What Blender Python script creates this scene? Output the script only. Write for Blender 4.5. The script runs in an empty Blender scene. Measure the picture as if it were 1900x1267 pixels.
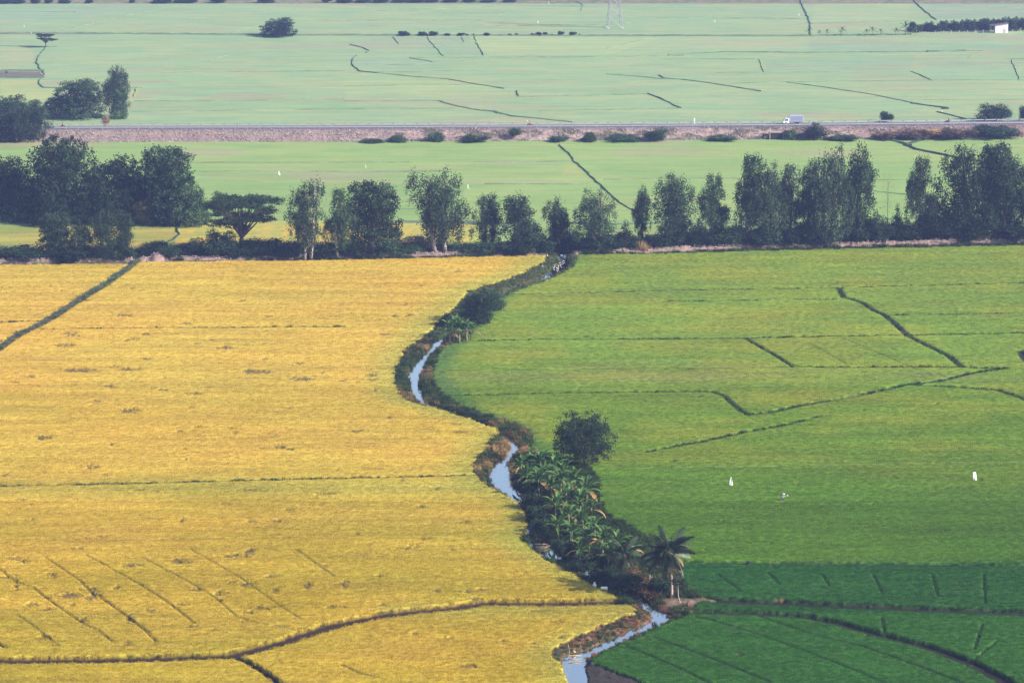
import bpy, bmesh, math, random
import numpy as np
from mathutils import Vector, Matrix

SC = bpy.context.scene
COL = SC.collection
R = math.radians
# ------------------------------------------------------------------ camera
CAM_H, F, CX, CY, PITCH = 126.0, 5278.0, 950.0, 633.5, math.atan((633.5 + 461.0) / 5278.0)
CP, SP = math.cos(PITCH), math.sin(PITCH)
cam_data = bpy.data.cameras.new("camera")
cam_data.lens, cam_data.sensor_width, cam_data.sensor_fit = 36.0 * F / 1900.0, 36.0, 'HORIZONTAL'
cam_data.clip_start, cam_data.clip_end = 1.0, 20000.0
cam = bpy.data.objects.new("camera", cam_data)
COL.objects.link(cam)
cam.location = (0, 0, CAM_H)
cam.rotation_euler = (math.pi / 2 - PITCH, 0, 0)
SC.camera = cam
# ------------------------------------------------------------------ light
SUN_EL = R(31.0)
SUN_AZ = math.atan2(0.91, -0.41)          # clockwise from +Y: low on the right, a little behind the camera
TO_SUN = Vector((math.sin(SUN_AZ) * math.cos(SUN_EL), math.cos(SUN_AZ) * math.cos(SUN_EL), math.sin(SUN_EL)))
world = bpy.data.worlds.new("World")
SC.world = world
world.use_nodes = True
wn = world.node_tree
sky = wn.nodes.new('ShaderNodeTexSky')
sky.sky_type = 'NISHITA'
sky.sun_disc = False
sky.sun_elevation, sky.sun_rotation = SUN_EL, SUN_AZ
sky.air_density, sky.dust_density, sky.ozone_density = 0.9, 2.5, 1.0
bg = wn.nodes['Background']
bg.inputs['Strength'].default_value = 0.115
wn.links.new(sky.outputs['Color'], bg.inputs['Color'])
sun_data = bpy.data.lights.new("sun", 'SUN')
sun_data.energy, sun_data.angle, sun_data.color = 4.6, R(0.5), (1.0, 0.945, 0.85)
sun = bpy.data.objects.new("sun", sun_data)
COL.objects.link(sun)
sun.location = (300, 200, 300)
sun.rotation_euler = TO_SUN.to_track_quat('Z', 'Y').to_euler()
SC.view_settings.view_transform = 'Standard'
SC.view_settings.look = 'None'
SC.view_settings.exposure = 0.95
SC.view_settings.gamma = 1.0
SC.view_settings.use_curve_mapping = False
SC.render.engine = 'CYCLES'
SC.cycles.max_bounces = 6
SC.cycles.transparent_max_bounces = 8
SC.cycles.use_denoising = True
SC.cycles.denoising_prefilter = 'NONE'
HAZE_DENSITY, HAZE_COLOR, HAZE_ANISO = 0.000125, (0.36, 0.48, 1.0), 0.0

rng = np.random.default_rng(7)
random.seed(7)

# ------------------------------------------------------------------ picking ground points
def P(px, py, z=0.0):
    """ground point (x, y) at height z seen at photograph position px, py"""
    px, py = np.asarray(px, float), np.asarray(py, float)
    u, v = px - CX, CY - py
    dy, dz = F * CP + v * SP, -F * SP + v * CP
    t = (z - CAM_H) / dz
    return u * t, dy * t
def PT(px, py, z=0.0):
    x, y = P(px, py, z)
    return Vector((float(x), float(y), z))
def UNP(x, y, z=0.0):
    d = y * CP + (CAM_H - z) * SP
    return CX + F * x / d, CY - F * (y * SP + (z - CAM_H) * CP) / d
def S(px, py, z=0.0):
    x, y = P(px, py, z)
    return F / (float(y) * CP + (CAM_H - z) * SP)

def hash2(i, j, s):
    n = (i * 374761393 + j * 668265263 + s * 974634777) & 0x7fffffff
    n = ((n ^ (n >> 13)) * 1274126177) & 0x7fffffff
    return ((n ^ (n >> 16)) & 0xffff) / 65535.0
def vnoise(x, y, s=0):
    xi, yi = np.floor(x).astype(np.int64), np.floor(y).astype(np.int64)
    fx, fy = x - xi, y - yi
    fx, fy = fx * fx * (3 - 2 * fx), fy * fy * (3 - 2 * fy)
    a, b = hash2(xi, yi, s), hash2(xi + 1, yi, s)
    c, d = hash2(xi, yi + 1, s), hash2(xi + 1, yi + 1, s)
    return (a * (1 - fx) + b * fx) * (1 - fy) + (c * (1 - fx) + d * fx) * fy
def fbm(x, y, s=0, n=3):
    t, a, k = 0, 0.5, 0
    for k in range(n):
        t = t + a * vnoise(x * 2 ** k, y * 2 ** k, s + k * 17)
        a *= 0.5
    return t / (1 - 0.5 ** n)
def sstep(a, b, x):
    t = np.clip((x - a) / (b - a), 0, 1)
    return t * t * (3 - 2 * t)

# ------------------------------------------------------------------ objects and meshes
def tag(o, label=None, cat=None, group=None, kind=None):
    if label: o['label'] = label
    if cat: o['category'] = cat
    if group: o['group'] = group
    if kind: o['kind'] = kind
    return o
def link(o, parent=None):
    COL.objects.link(o)
    if parent is not None: o.parent = parent
    return o
def empty(name, loc, label, cat, group=None, rz=0.0, scale=(1, 1, 1)):
    o = bpy.data.objects.new(name, None)
    o.empty_display_size = 0.3
    o.location, o.rotation_euler, o.scale = loc, (0, 0, rz), scale
    link(o)
    return tag(o, label, cat, group)
def np_mesh(name, V, Fq, col=None, smooth=False):
    """V (n,3); Fq (m,k) with k = 3 or 4"""
    V = np.asarray(V, np.float32); Fq = np.asarray(Fq, np.int32)
    me = bpy.data.meshes.new(name)
    me.vertices.add(len(V)); me.vertices.foreach_set('co', V.ravel())
    k = Fq.shape[1]
    me.loops.add(Fq.size); me.loops.foreach_set('vertex_index', Fq.ravel())
    me.polygons.add(len(Fq))
    me.polygons.foreach_set('loop_start', np.arange(0, Fq.size, k, dtype=np.int32))
    me.polygons.foreach_set('loop_total', np.full(len(Fq), k, np.int32))
    me.polygons.foreach_set('use_smooth', np.full(len(Fq), smooth, bool))
    me.update(calc_edges=True)
    if col is not None:
        at = me.attributes.new('Col', 'FLOAT_COLOR', 'POINT')
        c = np.ones((len(V), 4), np.float32); c[:, :3] = col
        at.data.foreach_set('color', c.ravel())
    return me
def obj(name, me, mat, parent=None):
    if mat is not None and not me.materials: me.materials.append(mat)
    return link(bpy.data.objects.new(name, me), parent)

class MB:
    """collects simple solids into one mesh"""
    def __init__(s): s.v, s.f = [], []
    def add(s, vs, fs):
        b = len(s.v); s.v += [tuple(p) for p in vs]; s.f += [tuple(i + b for i in q) for q in fs]
    def box(s, c, d, rot=None):
        x, y, z = d[0] / 2, d[1] / 2, d[2] / 2
        vs = [Vector(p) for p in ((-x,-y,-z),(x,-y,-z),(x,y,-z),(-x,y,-z),(-x,-y,z),(x,-y,z),(x,y,z),(-x,y,z))]
        if rot is not None: vs = [rot @ p for p in vs]
        s.add([p + Vector(c) for p in vs], ((0,3,2,1),(4,5,6,7),(0,1,5,4),(1,2,6,5),(2,3,7,6),(3,0,4,7)))
    def tube(s, pts, rad, n=6, cap=True):
        pts = [Vector(p) for p in pts]
        if not hasattr(rad, '__len__'): rad = [rad] * len(pts)
        vs, fs = [], []
        for i, p in enumerate(pts):
            t = (pts[min(i + 1, len(pts) - 1)] - pts[max(i - 1, 0)]).normalized()
            a = t.cross(Vector((0, 0, 1)) if abs(t.z) < .9 else Vector((1, 0, 0))).normalized()
            b = t.cross(a)
            for k in range(n):
                w = 2 * math.pi * k / n
                vs.append(p + (a * math.cos(w) + b * math.sin(w)) * rad[i])
        for i in range(len(pts) - 1):
            for k in range(n):
                fs.append((i*n+k, i*n+(k+1) % n, (i+1)*n+(k+1) % n, (i+1)*n+k))
        if cap:
            fs.append(tuple(range(n))[::-1]); fs.append(tuple(range((len(pts)-1)*n, len(pts)*n)))
        s.add(vs, fs)
    def lathe(s, prof, n=12, c=(0, 0, 0)):
        vs, fs = [], []
        for r, z in prof:
            for k in range(n):
                w = 2 * math.pi * k / n
                vs.append((c[0] + r * math.cos(w), c[1] + r * math.sin(w), c[2] + z))
        for i in range(len(prof) - 1):
            for k in range(n):
                fs.append((i*n+k, i*n+(k+1) % n, (i+1)*n+(k+1) % n, (i+1)*n+k))
        s.add(vs, fs)
    def prism(s, prof, y0, y1):
        """profile in x,z extruded along y"""
        n = len(prof)
        vs = [(x, y0, z) for x, z in prof] + [(x, y1, z) for x, z in prof]
        fs = [tuple(range(n)), tuple(range(2*n-1, n-1, -1))] + [(i, i + n, (i+1) % n + n, (i+1) % n) for i in range(n)]
        s.add(vs, fs)
    def mesh(s, name, smooth=False):
        me = bpy.data.meshes.new(name)
        me.from_pydata(s.v, [], s.f)
        if smooth: me.polygons.foreach_set('use_smooth', [True] * len(me.polygons))
        me.update()
        return me
    def build(s, name, mat, parent=None, smooth=False):
        return obj(name, s.mesh(name, smooth), mat, parent)

# ------------------------------------------------------------------ materials
class NT:
    def __init__(s, name):
        s.m = bpy.data.materials.new(name); s.m.use_nodes = True
        s.t = s.m.node_tree; s.t.nodes.clear()
        s.out = s.n('ShaderNodeOutputMaterial')
    def n(s, kind, **kw):
        nd = s.t.nodes.new(kind)
        for k, v in kw.items(): setattr(nd, k, v)
        return nd
    def l(s, a, b): s.t.links.new(a, b)
    def val(s, sock, v):
        if isinstance(v, bpy.types.NodeSocket): s.l(v, sock)
        else: sock.default_value = v
    def math(s, op, a, b=0.0):
        nd = s.n('ShaderNodeMath', operation=op); s.val(nd.inputs[0], a); s.val(nd.inputs[1], b); return nd.outputs[0]
    def mix(s, f, a, b, mode='MIX'):
        nd = s.n('ShaderNodeMix', data_type='RGBA', blend_type=mode)
        s.val(nd.inputs['Factor'], f)
        s.val(nd.inputs[6], a if isinstance(a, bpy.types.NodeSocket) else (*a, 1))
        s.val(nd.inputs[7], b if isinstance(b, bpy.types.NodeSocket) else (*b, 1))
        return nd.outputs[2]
    def noise(s, vec, scale, detail=3.0, rough=0.55):
        nd = s.n('ShaderNodeTexNoise'); s.l(vec, nd.inputs['Vector'])
        nd.inputs['Scale'].default_value, nd.inputs['Detail'].default_value, nd.inputs['Roughness'].default_value = scale, detail, rough
        return nd.outputs['Fac']
    def ramp(s, f, lo, hi, a=0.0, b=1.0):
        nd = s.n('ShaderNodeMapRange'); s.val(nd.inputs[0], f)
        nd.inputs[1].default_value, nd.inputs[2].default_value, nd.inputs[3].default_value, nd.inputs[4].default_value = lo, hi, a, b
        return nd.outputs[0]
    def pos(s, scale=(1, 1, 1)):
        g = s.n('ShaderNodeNewGeometry'); m = s.n('ShaderNodeVectorMath', operation='MULTIPLY')
        s.l(g.outputs['Position'], m.inputs[0]); m.inputs[1].default_value = scale
        return m.outputs[0]
    def opos(s):
        return s.n('ShaderNodeTexCoord').outputs['Object']
    def surf(s, sh): s.l(sh, s.out.inputs['Surface']); return s.m

def mat_plain(name, c, rough=0.7, var=0.18, scale=3.0, bump=0.0, metallic=0.0, spec=0.3):
    m = NT(name)
    p = m.opos()
    f = m.noise(p, scale, 4)
    col = m.mix(m.ramp(f, .3, .7), tuple(x * (1 - var) for x in c), tuple(min(1, x * (1 + var)) for x in c))
    b = m.n('ShaderNodeBsdfPrincipled')
    m.l(col, b.inputs['Base Color'])
    b.inputs['Roughness'].default_value = rough
    b.inputs['Metallic'].default_value = metallic
    b.inputs['Specular IOR Level'].default_value = spec
    if bump:
        bp = m.n('ShaderNodeBump'); bp.inputs['Strength'].default_value = bump
        m.l(m.noise(p, scale * 4, 4), bp.inputs['Height']); m.l(bp.outputs[0], b.inputs['Normal'])
    return m.surf(b.outputs[0])

def field_tint(m, base, amp=1.0):
    """sown rows and patches: world-space tone drift, stretched along the rows"""
    streak = m.noise(m.pos((0.035, 0.22, 1)), 1.0, 4)
    streak2 = m.noise(m.pos((0.16, 0.95, 1)), 1.0, 4)
    patch = m.noise(m.pos((0.02, 0.03, 1)), 1.0, 3)
    fine = m.noise(m.pos((1.1, 1.6, 1)), 1.0, 3)
    k = m.math('ADD', m.ramp(streak, .3, .7, -.17 * amp, .17 * amp), m.ramp(streak2, .3, .7, -.15 * amp, .15 * amp))
    k = m.math('ADD', k, m.ramp(fine, .3, .7, -.05 * amp, .05 * amp))
    k = m.math('ADD', k, 1.0)
    c = m.mix(m.ramp(patch, .38, .68, 0, .55 * amp), base, m.mix(1.0, base, (1.17, 0.90, 1.05), 'MULTIPLY'))
    c = m.mix(m.ramp(streak2, .55, .75, 0, .5 * amp), c, m.mix(1.0, base, (0.86, 1.04, .75), 'MULTIPLY'))
    v = m.n('ShaderNodeVectorMath', operation='SCALE'); m.l(c, v.inputs[0]); m.l(k, v.inputs['Scale'])
    return v.outputs[0]
def mat_ground(name, amp=1.0, bump=0.6):
    m = NT(name)
    a = m.n('ShaderNodeAttribute', attribute_name='Col', attribute_type='GEOMETRY')
    c = field_tint(m, a.outputs['Color'], amp)
    b = m.n('ShaderNodeBsdfPrincipled'); m.l(c, b.inputs['Base Color'])
    b.inputs['Roughness'].default_value = 0.9; b.inputs['Specular IOR Level'].default_value = 0.1
    bp = m.n('ShaderNodeBump'); bp.inputs['Strength'].default_value = bump; bp.inputs['Distance'].default_value = 0.35
    m.l(m.noise(m.pos((1.6, 2.2, 1.6)), 1.0, 5, .7), bp.inputs['Height']); m.l(bp.outputs[0], b.inputs['Normal'])
    return m.surf(b.outputs[0])
def mat_blades(name, amp=1.0, transl=0.3):
    m = NT(name)
    a = m.n('ShaderNodeAttribute', attribute_name='Col', attribute_type='INSTANCER')
    tip = m.n('ShaderNodeAttribute', attribute_name='Col', attribute_type='GEOMETRY')
    c = field_tint(m, a.outputs['Color'], amp)
    c = m.mix(1.0, c, tip.outputs['Color'], 'MULTIPLY')
    rnd = m.n('ShaderNodeObjectInfo').outputs['Random']
    v = m.n('ShaderNodeVectorMath', operation='SCALE'); m.l(c, v.inputs[0]); m.l(m.ramp(rnd, 0, 1, .92, 1.08), v.inputs['Scale'])
    d = m.n('ShaderNodeBsdfDiffuse'); m.l(v.outputs[0], d.inputs[0])
    t = m.n('ShaderNodeBsdfTranslucent'); m.l(v.outputs[0], t.inputs[0])
    x = m.n('ShaderNodeMixShader'); x.inputs[0].default_value = transl
    m.l(d.outputs[0], x.inputs[1]); m.l(t.outputs[0], x.inputs[2])
    return m.surf(x.outputs[0])
def mat_leaf(name, c, c2, transl=0.22, rough=0.55, spec=0.25, var=0.25):
    """leaf colour with per-leaf tone (attribute Col) and per-plant drift"""
    m = NT(name)
    a = m.n('ShaderNodeAttribute', attribute_name='Col', attribute_type='GEOMETRY')
    rnd = m.n('ShaderNodeObjectInfo').outputs['Random']
    col = m.mix(m.ramp(m.noise(m.opos(), .45, 3), .35, .65), c, c2)
    col = m.mix(1.0, col, a.outputs['Color'], 'MULTIPLY')
    v = m.n('ShaderNodeVectorMath', operation='SCALE'); m.l(col, v.inputs[0]); m.l(m.ramp(rnd, 0, 1, 1 - var, 1 + var), v.inputs['Scale'])
    b = m.n('ShaderNodeBsdfPrincipled'); m.l(v.outputs[0], b.inputs['Base Color'])
    b.inputs['Roughness'].default_value = rough; b.inputs['Specular IOR Level'].default_value = spec
    t = m.n('ShaderNodeBsdfTranslucent'); m.l(v.outputs[0], t.inputs[0])
    x = m.n('ShaderNodeMixShader'); x.inputs[0].default_value = transl
    m.l(b.outputs[0], x.inputs[1]); m.l(t.outputs[0], x.inputs[2])
    return m.surf(x.outputs[0])

M = {}
M['field'] = mat_ground('rice_canopy', 1.0, .4)
M['far_field'] = mat_ground('far_paddy', .55, .4)
M['soil'] = mat_ground('soil_and_turf', .8, 1.0)
M['blade'] = mat_blades('rice_blades', .75)
M['weed'] = mat_blades('bank_weeds', .8, .25)
M['euc'] = mat_leaf('eucalyptus_leaf', (.022, .046, .022), (.046, .076, .036))
M['dark_leaf'] = mat_leaf('dark_leaf', (.012, .030, .013), (.028, .054, .020))
M['mid_leaf'] = mat_leaf('mid_leaf', (.026, .058, .024), (.062, .106, .040))
M['yellow_leaf'] = mat_leaf('yellowing_leaf', (.20, .16, .035), (.14, .15, .04))
M['dry_leaf'] = mat_leaf('dry_leaf', (.22, .085, .035), (.17, .10, .05))
M['brown_weed'] = mat_leaf('brown_weed', (.105, .075, .055), (.15, .105, .075))
M['straw'] = mat_leaf('straw', (.42, .28, .14), (.34, .24, .12))
M['banana'] = mat_leaf('banana_leaf', (.030, .080, .014), (.090, .170, .030), .22, .5, .25)
M['banana_old'] = mat_leaf('old_banana_leaf', (.30, .20, .07), (.22, .13, .05), .2)
M['palm'] = mat_leaf('palm_frond', (.022, .040, .018), (.045, .065, .026), .2, .45, .4)
M['palm_old'] = mat_leaf('old_frond', (.34, .26, .10), (.25, .17, .07), .2)
M['bark'] = mat_plain('bark', (.11, .085, .065), .9, .3, 4, .6)
M['pale_bark'] = mat_plain('pale_bark', (.36, .30, .26), .85, .25, 3, .4)
M['pink_bark'] = mat_plain('dead_wood', (.33, .22, .19), .85, .25, 3, .4)
M['bstem'] = mat_plain('banana_stem', (.16, .14, .06), .6, .4, 3, .3)
M['asphalt'] = mat_plain('asphalt', (.07, .07, .085), .85, .15, .8, .2)
M['rail'] = mat_plain('galvanised_rail', (.34, .34, .38), .5, .12, 2)
M['conc'] = mat_plain('concrete', (.42, .40, .38), .85, .15, 1.5, .3)
M['stone'] = mat_plain('riprap_stone', (.26, .205, .185), .9, .3, .7, .5)
M['clod'] = mat_plain('dug_clod', (.30, .225, .20), .95, .3, .8, .5)
M['white'] = mat_plain('white_plastic', (.80, .80, .80), .6, .04, 2)
M['bamboo'] = mat_plain('bamboo_pole', (.30, .23, .13), .6, .3, 4)
M['steel'] = mat_plain('lattice_steel', (.28, .29, .32), .5, .1, 2)
M['black'] = mat_plain('black_rubber_and_shade', (.015, .015, .017), .8, .2, 5)
M['glass'] = mat_plain('dark_glass', (.02, .025, .03), .08, .1, 2, spec=.6)
M['boxgrey'] = mat_plain('truck_box_panel', (.25, .28, .40), .5, .06, 2)
M['red'] = mat_plain('red_paint', (.35, .03, .03), .4, .1, 3)
M['skin'] = mat_plain('skin', (.33, .19, .12), .6, .08, 6)
M['shirt'] = mat_plain('lavender_shirt', (.20, .20, .36), .9, .12, 8)
M['dark_cloth'] = mat_plain('dark_cloth', (.03, .03, .04), .9, .2, 8)
M['straw_hat'] = mat_plain('straw_hat', (.48, .44, .36), .8, .1, 9)
M['feather'] = mat_plain('white_feather', (.80, .80, .78), .8, .04, 9)
M['bird_black'] = mat_plain('black_feather', (.015, .015, .018), .7, .2, 9)
M['beak'] = mat_plain('beak_and_leg', (.42, .26, .05), .6, .1, 9)
M['roof'] = mat_plain('rusted_roof', (.10, .085, .10), .7, .25, 1.2)
M['wall'] = mat_plain('white_wall', (.78, .72, .74), .8, .06, 1.2)
# ================================================================== TERRAIN
YEL_EDGE = [(1062,1300),(1050,1262),(1040,1240),(1024,1226),(1022,1213),(1050,1196),(1090,1178),(1130,1160),(1165,1146),(1181,1137),(1180,1128),
  (1172,1122),(1148,1119),(1150,1110),(1130,1098),(1100,1085),(1078,1070),(1050,1055),(1010,1035),(985,1015),(962,1000),(972,985),(975,965),(970,945),
  (955,925),(930,910),(900,896),(880,885),(877,868),(885,852),(905,835),(920,815),(925,808),(918,797),(905,790),(880,779),(850,770),(820,760),(790,752),
  (765,745),(745,735),(734,712),(733,695),(742,675),(750,655),(770,640),(785,628),(800,615),(820,592),(845,572),(870,545),(900,533),(945,520),(980,505),(1005,492),(1012,482),(1015,474)]
GRN_EDGE = [(1068,474),(1070,483),(1065,492),(1045,505),(1010,520),(970,533),(935,548),(910,565),(900,580),(885,608),(870,625),(860,638),(830,645),(815,660),
  (808,680),(803,700),(808,720),(825,738),(845,752),(870,762),(900,775),(940,785),(970,797),(985,808),(988,820),(985,835),(1000,845),(1050,860),(1095,870),
  (1110,890),(1112,930),(1130,960),(1180,985),(1225,1020),(1258,1050),(1265,1075),(1275,1095),(1300,1110),(1330,1118),(1298,1122),(1275,1138),(1262,1142),(1250,1148),
  (1215,1162),(1180,1180),(1140,1195),(1105,1215),(1097,1225),(1110,1238),(1140,1250),(1172,1262),(1260,1300)]
# an edge whose crop stands on the near side is seen at the crop's top, so its foot lies a little nearer
def _foot(pts, spans):
    out = []
    for x, y in pts:
        d = 0
        for x0, y0, x1, y1, k in spans:
            if x0 <= x <= x1 and y0 <= y <= y1: d = k
        out.append((x, y + d))
    return out
YEL_EDGE = _foot(YEL_EDGE, [(900,896,1150,1111,8),(745,735,905,790,6),(1172,1122,1182,1146,8)])
GRN_EDGE = _foot(GRN_EDGE, [(1097,1138,1275,1225,11),(905,490,1066,565,6)])
CORRIDOR = YEL_EDGE + GRN_EDGE
WATER = [(1062,1300,1.5),(1064,1250,1.6),(1060,1232,1.5),(1066,1218,1.3),(1100,1207,.95),(1165,1177,.8),(1200,1163,.9),(1222,1152,1.1),(1226,1142,1.0),(1208,1130,.7),(1195,1121,.9),
  (1165,1100,1.4),(1120,1074,1.6),(1060,1048,1.7),(1018,1028,1.7),(1003,1010,1.8),(990,985,1.5),(984,955,1.6),(962,925,1.6),(930,897,1.9),(925,880,2.1),(932,858,1.1),(948,842,.8),
  (955,830,.9),(945,815,.4),(905,792,.35),(850,770,.4),(800,756,.6),(783,744,.85),(773,728,.9),(768,714,.9),(770,692,1.25),(782,670,1.1),(796,655,.75),(806,643,.8),(830,622,.8),
  (872,603,.9),(890,583,1.0),(905,562,.9),(930,545,.7),(975,528,.7),(1015,514,.9),(1035,498,1.5),(1050,488,1.2),(1042,474,1.2),(1034,458,1.5)]
GB = (.030, .052, .018)      # turf on the bunds
GD = (.045, .042, .022)      # damp soil and stubble
MUD = (.040, .034, .032)
# (half width m, bed height, colour, points)
LINES = [
 (1.35, -.35, (.030,.018,.010), [(-160,1234),(0,1232),(100,1231),(250,1229),(430,1222),(520,1198),(620,1165),(720,1145),(850,1132),(900,1124),(1000,1125),(1100,1123),(1180,1122)]),
 (.55, -.2, (.025,.018,.010), [(430,1222),(455,1232),(490,1252),(520,1275),(560,1310)]),
 (.38, .2, GB, [(-160,911),(0,907),(200,903),(400,898),(600,893),(800,889),(880,886)]),
 (.2, .3, GB, [(150,1010),(250,1008),(400,1005),(640,1003)]),
 (.17, .14, GD, [(-20,1050),(0,1062),(30,1085),(60,1095),(100,1125),(150,1160),(180,1175),(212,1198)]),
 (.14, .25, GD, [(85,1040),(130,1070),(152,1085)]),
 (.24, .12, GD, [(152,1085),(170,1104),(185,1112),(230,1145),(270,1175),(285,1190),(292,1198)]),
 (.12, .25, GD, [(160,1035),(210,1062),(260,1090)]),
 (.18, .16, GD, [(260,1090),(300,1115),(340,1145),(362,1163)]),
 (.1, .28, GD, [(265,1040),(350,1085),(400,1115),(440,1150),(480,1162)]),
 (.1, .28, GD, [(350,1022),(450,1080),(520,1130),(560,1155)]),
 (.14, .22, GD, [(30,1145),(60,1165),(110,1205)]), (.16, .28, GD, [(550,1025),(620,1075)]), (.3, .1, GD, [(-10,1198),(12,1207)]),
 (.25, .2, GD, [(635,1240),(665,1254),(700,1263)]), (.14, .3, GD, [(170,560),(60,590)]),
 (.85, -.05, (.05,.085,.035), [(256,486),(232,505),(190,535),(140,565),(100,592),(64,612),(45,620),(20,635),(0,650),(-60,690)]),
 (.3, .2, GB, [(-160,604),(0,602),(85,600)]), (.3, .25, GB, [(75,615),(200,613),(420,612),(640,610)]),
 (.26, .2, GB, [(912,551),(1000,549),(1260,543),(1555,538),(1900,529),(2100,524)]),
 (.22, .2, GB, [(1230,564),(1400,561),(1590,559)]),
 (.55, .1, (.035,.05,.035), [(1555,538),(1565,556),(1582,560),(1600,566),(1620,580),(1640,588),(1660,605),(1685,628),(1720,645),(1760,665),(1782,684)]),
 (.25, .2, GB, [(1640,589),(1780,587),(1900,585),(2100,582)]),
 (.38, .15, GB, [(868,637),(1000,634),(1260,633),(1380,632),(1500,629),(1690,626),(1900,622),(2100,618)]),
 (.4, .1, GB, [(1382,632),(1400,642),(1440,665),(1470,684)]),
 (.42, .15, GB, [(1470,684),(1560,686),(1700,685),(1780,686),(1870,688)]),
 (.2, .3, GB, [(830,692),(1000,690),(1470,686)]),
 (.48, .12, GB, [(822,738),(900,738),(1000,734),(1200,732),(1320,731),(1345,740),(1360,755),(1375,767),(1388,774)]),
 (.65, .12, (.035,.075,.022), [(1388,774),(1430,770),(1480,758),(1560,745),(1640,728),(1680,718),(1740,712),(1800,697),(1865,688)]),
 (.6, .05, GB, [(1680,718),(1760,722),(1850,728),(1900,745),(1990,790)]),
 (.5, .15, (.035,.075,.022), [(1200,843),(1260,832),(1330,818),(1400,803),(1450,795),(1520,777)]),
 (.2, .75, (.16,.22,.05), [(1110,876),(1260,873),(1500,869),(1900,863),(2100,860)]),
 (.6, .0, (.02,.05,.02), [(1262,1048),(1400,1050),(1600,1052),(1900,1055),(2100,1057)]),
 (1.35, -.3, (.018,.018,.010), [(1262,1110),(1330,1119),(1450,1124),(1600,1131),(1750,1137),(1900,1143),(2100,1150)]),
 (1.1, -.3, (.018,.018,.010), [(1272,1140),(1400,1143),(1500,1150),(1560,1163),(1640,1185),(1720,1205),(1800,1235),(1860,1267),(1900,1300)]),
 (.24, .15, GD, [(1290,1148),(1400,1180),(1470,1205),(1550,1235),(1640,1272)]), (.26, .15, GD, [(1410,1150),(1500,1180),(1600,1205),(1700,1240),(1790,1275)]),
 (.24, .15, GD, [(1210,1186),(1260,1205),(1340,1235),(1430,1272)]), (.25, .15, GD, [(1163,1205),(1200,1220),(1260,1245),(1320,1275)]),
 (.2, .28, GB, [(1330,1070),(1375,1102)]), (.2, .28, GB, [(1425,1068),(1447,1090)]), (.2, .28, GB, [(1525,1070),(1538,1092)]), (.2, .28, GB, [(1620,1072),(1637,1106)]),
 (.2, .28, GB, [(1730,1073),(1740,1112)]), (.2, .28, GB, [(1825,1072),(1828,1125)]), (.2, .28, GB, [(1636,1152),(1641,1180)]), (.2, .28, GB, [(1822,1165),(1808,1210)]),
 (.2, .28, GB, [(1800,1236),(1850,1195)]), (.12,.35,GD,[(1560,630),(1620,655),(1700,690)]), (.12,.35,GD,[(1500,640),(1570,680)]), (.9, -.1, (.03,.03,.02), [(1893,655),(1905,672),(1930,690)]),
]
GAPS = [(240,767,18,2.6),(80,817,15,2.5),(360,735,15,1.6),(475,694,26,2.2),(560,708,22,2),(150,692,32,2.2),(240,690,20,1.6),(40,1046,15,2.5),(335,1047,15,3),(430,1037,15,3),(462,1030,10,3.5),
  (245,1055,20,2),(95,1072,12,3),(130,1110,22,3),(215,1097,12,1.6),(60,1128,15,2),(280,1140,12,3),(235,1200,7,3),(155,1158,7,3.5),(80,1190,11,3),(570,1092,12,3),(490,1135,20,2.4),(460,1090,15,2.2),
  (640,1090,9,4),(470,915,26,1.3),(600,922,22,1.3),(340,972,8,2),(510,972,15,1.4),(30,1086,5,8),(175,1108,12,7),(240,1155,10,6),(170,870,20,1.3),(410,1107,12,2.5),(510,1101,10,3),(870,1242,22,2.6),(835,1190,10,2),
  (1000,1140,20,1.2),(130,625,14,2),(120,645,20,1.6),(420,650,14,1.5),(690,700,10,1.6),(345,605,10,1.2),(230,590,16,1.2),(660,805,12,1.4),(520,835,10,1.3),(700,1075,16,1.4),(770,1020,14,1.2)]
_r = random.Random(3)
for _ in range(110):
    y = _r.uniform(505, 1200); GAPS.append((_r.uniform(0, 900), y, _r.uniform(4, 16) * (y / 1000), _r.uniform(.7, 1.6) * (y / 1000)))
for _ in range(60):
    y = _r.uniform(490, 1240); GAPS.append((_r.uniform(900, 1890), y, _r.uniform(3, 12) * (y / 1000), _r.uniform(.6, 1.2) * (y / 1000)))
BERM = [(1.1, 2.2, [(-160,492),(0,489),(100,487),(200,484),(222,481),(243,487)]), (1.0, 1.9, [(262,486),(290,481),(310,482),(400,483),(500,482),(700,479),(820,476),(905,473)]),
        (.8, 1.7, [(905,473),(960,475),(1008,476)]), (1.25, 2.6, [(1072,473),(1150,470),(1250,467),(1400,461),(1500,459),(1700,455),(1900,450),(2100,446)])]
FIELD_TOP_Y = [(-200,496),(240,494),(262,490),(600,487),(900,480),(1015,477),(1065,476),(1250,474),(1500,467),(1900,459),(2100,455)]
TREE_STRIP_Y = [(-200,470),(75,468),(245,466),(400,466),(700,461),(900,456),(1050,452),(1400,440),(1900,425),(2100,422)]
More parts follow.
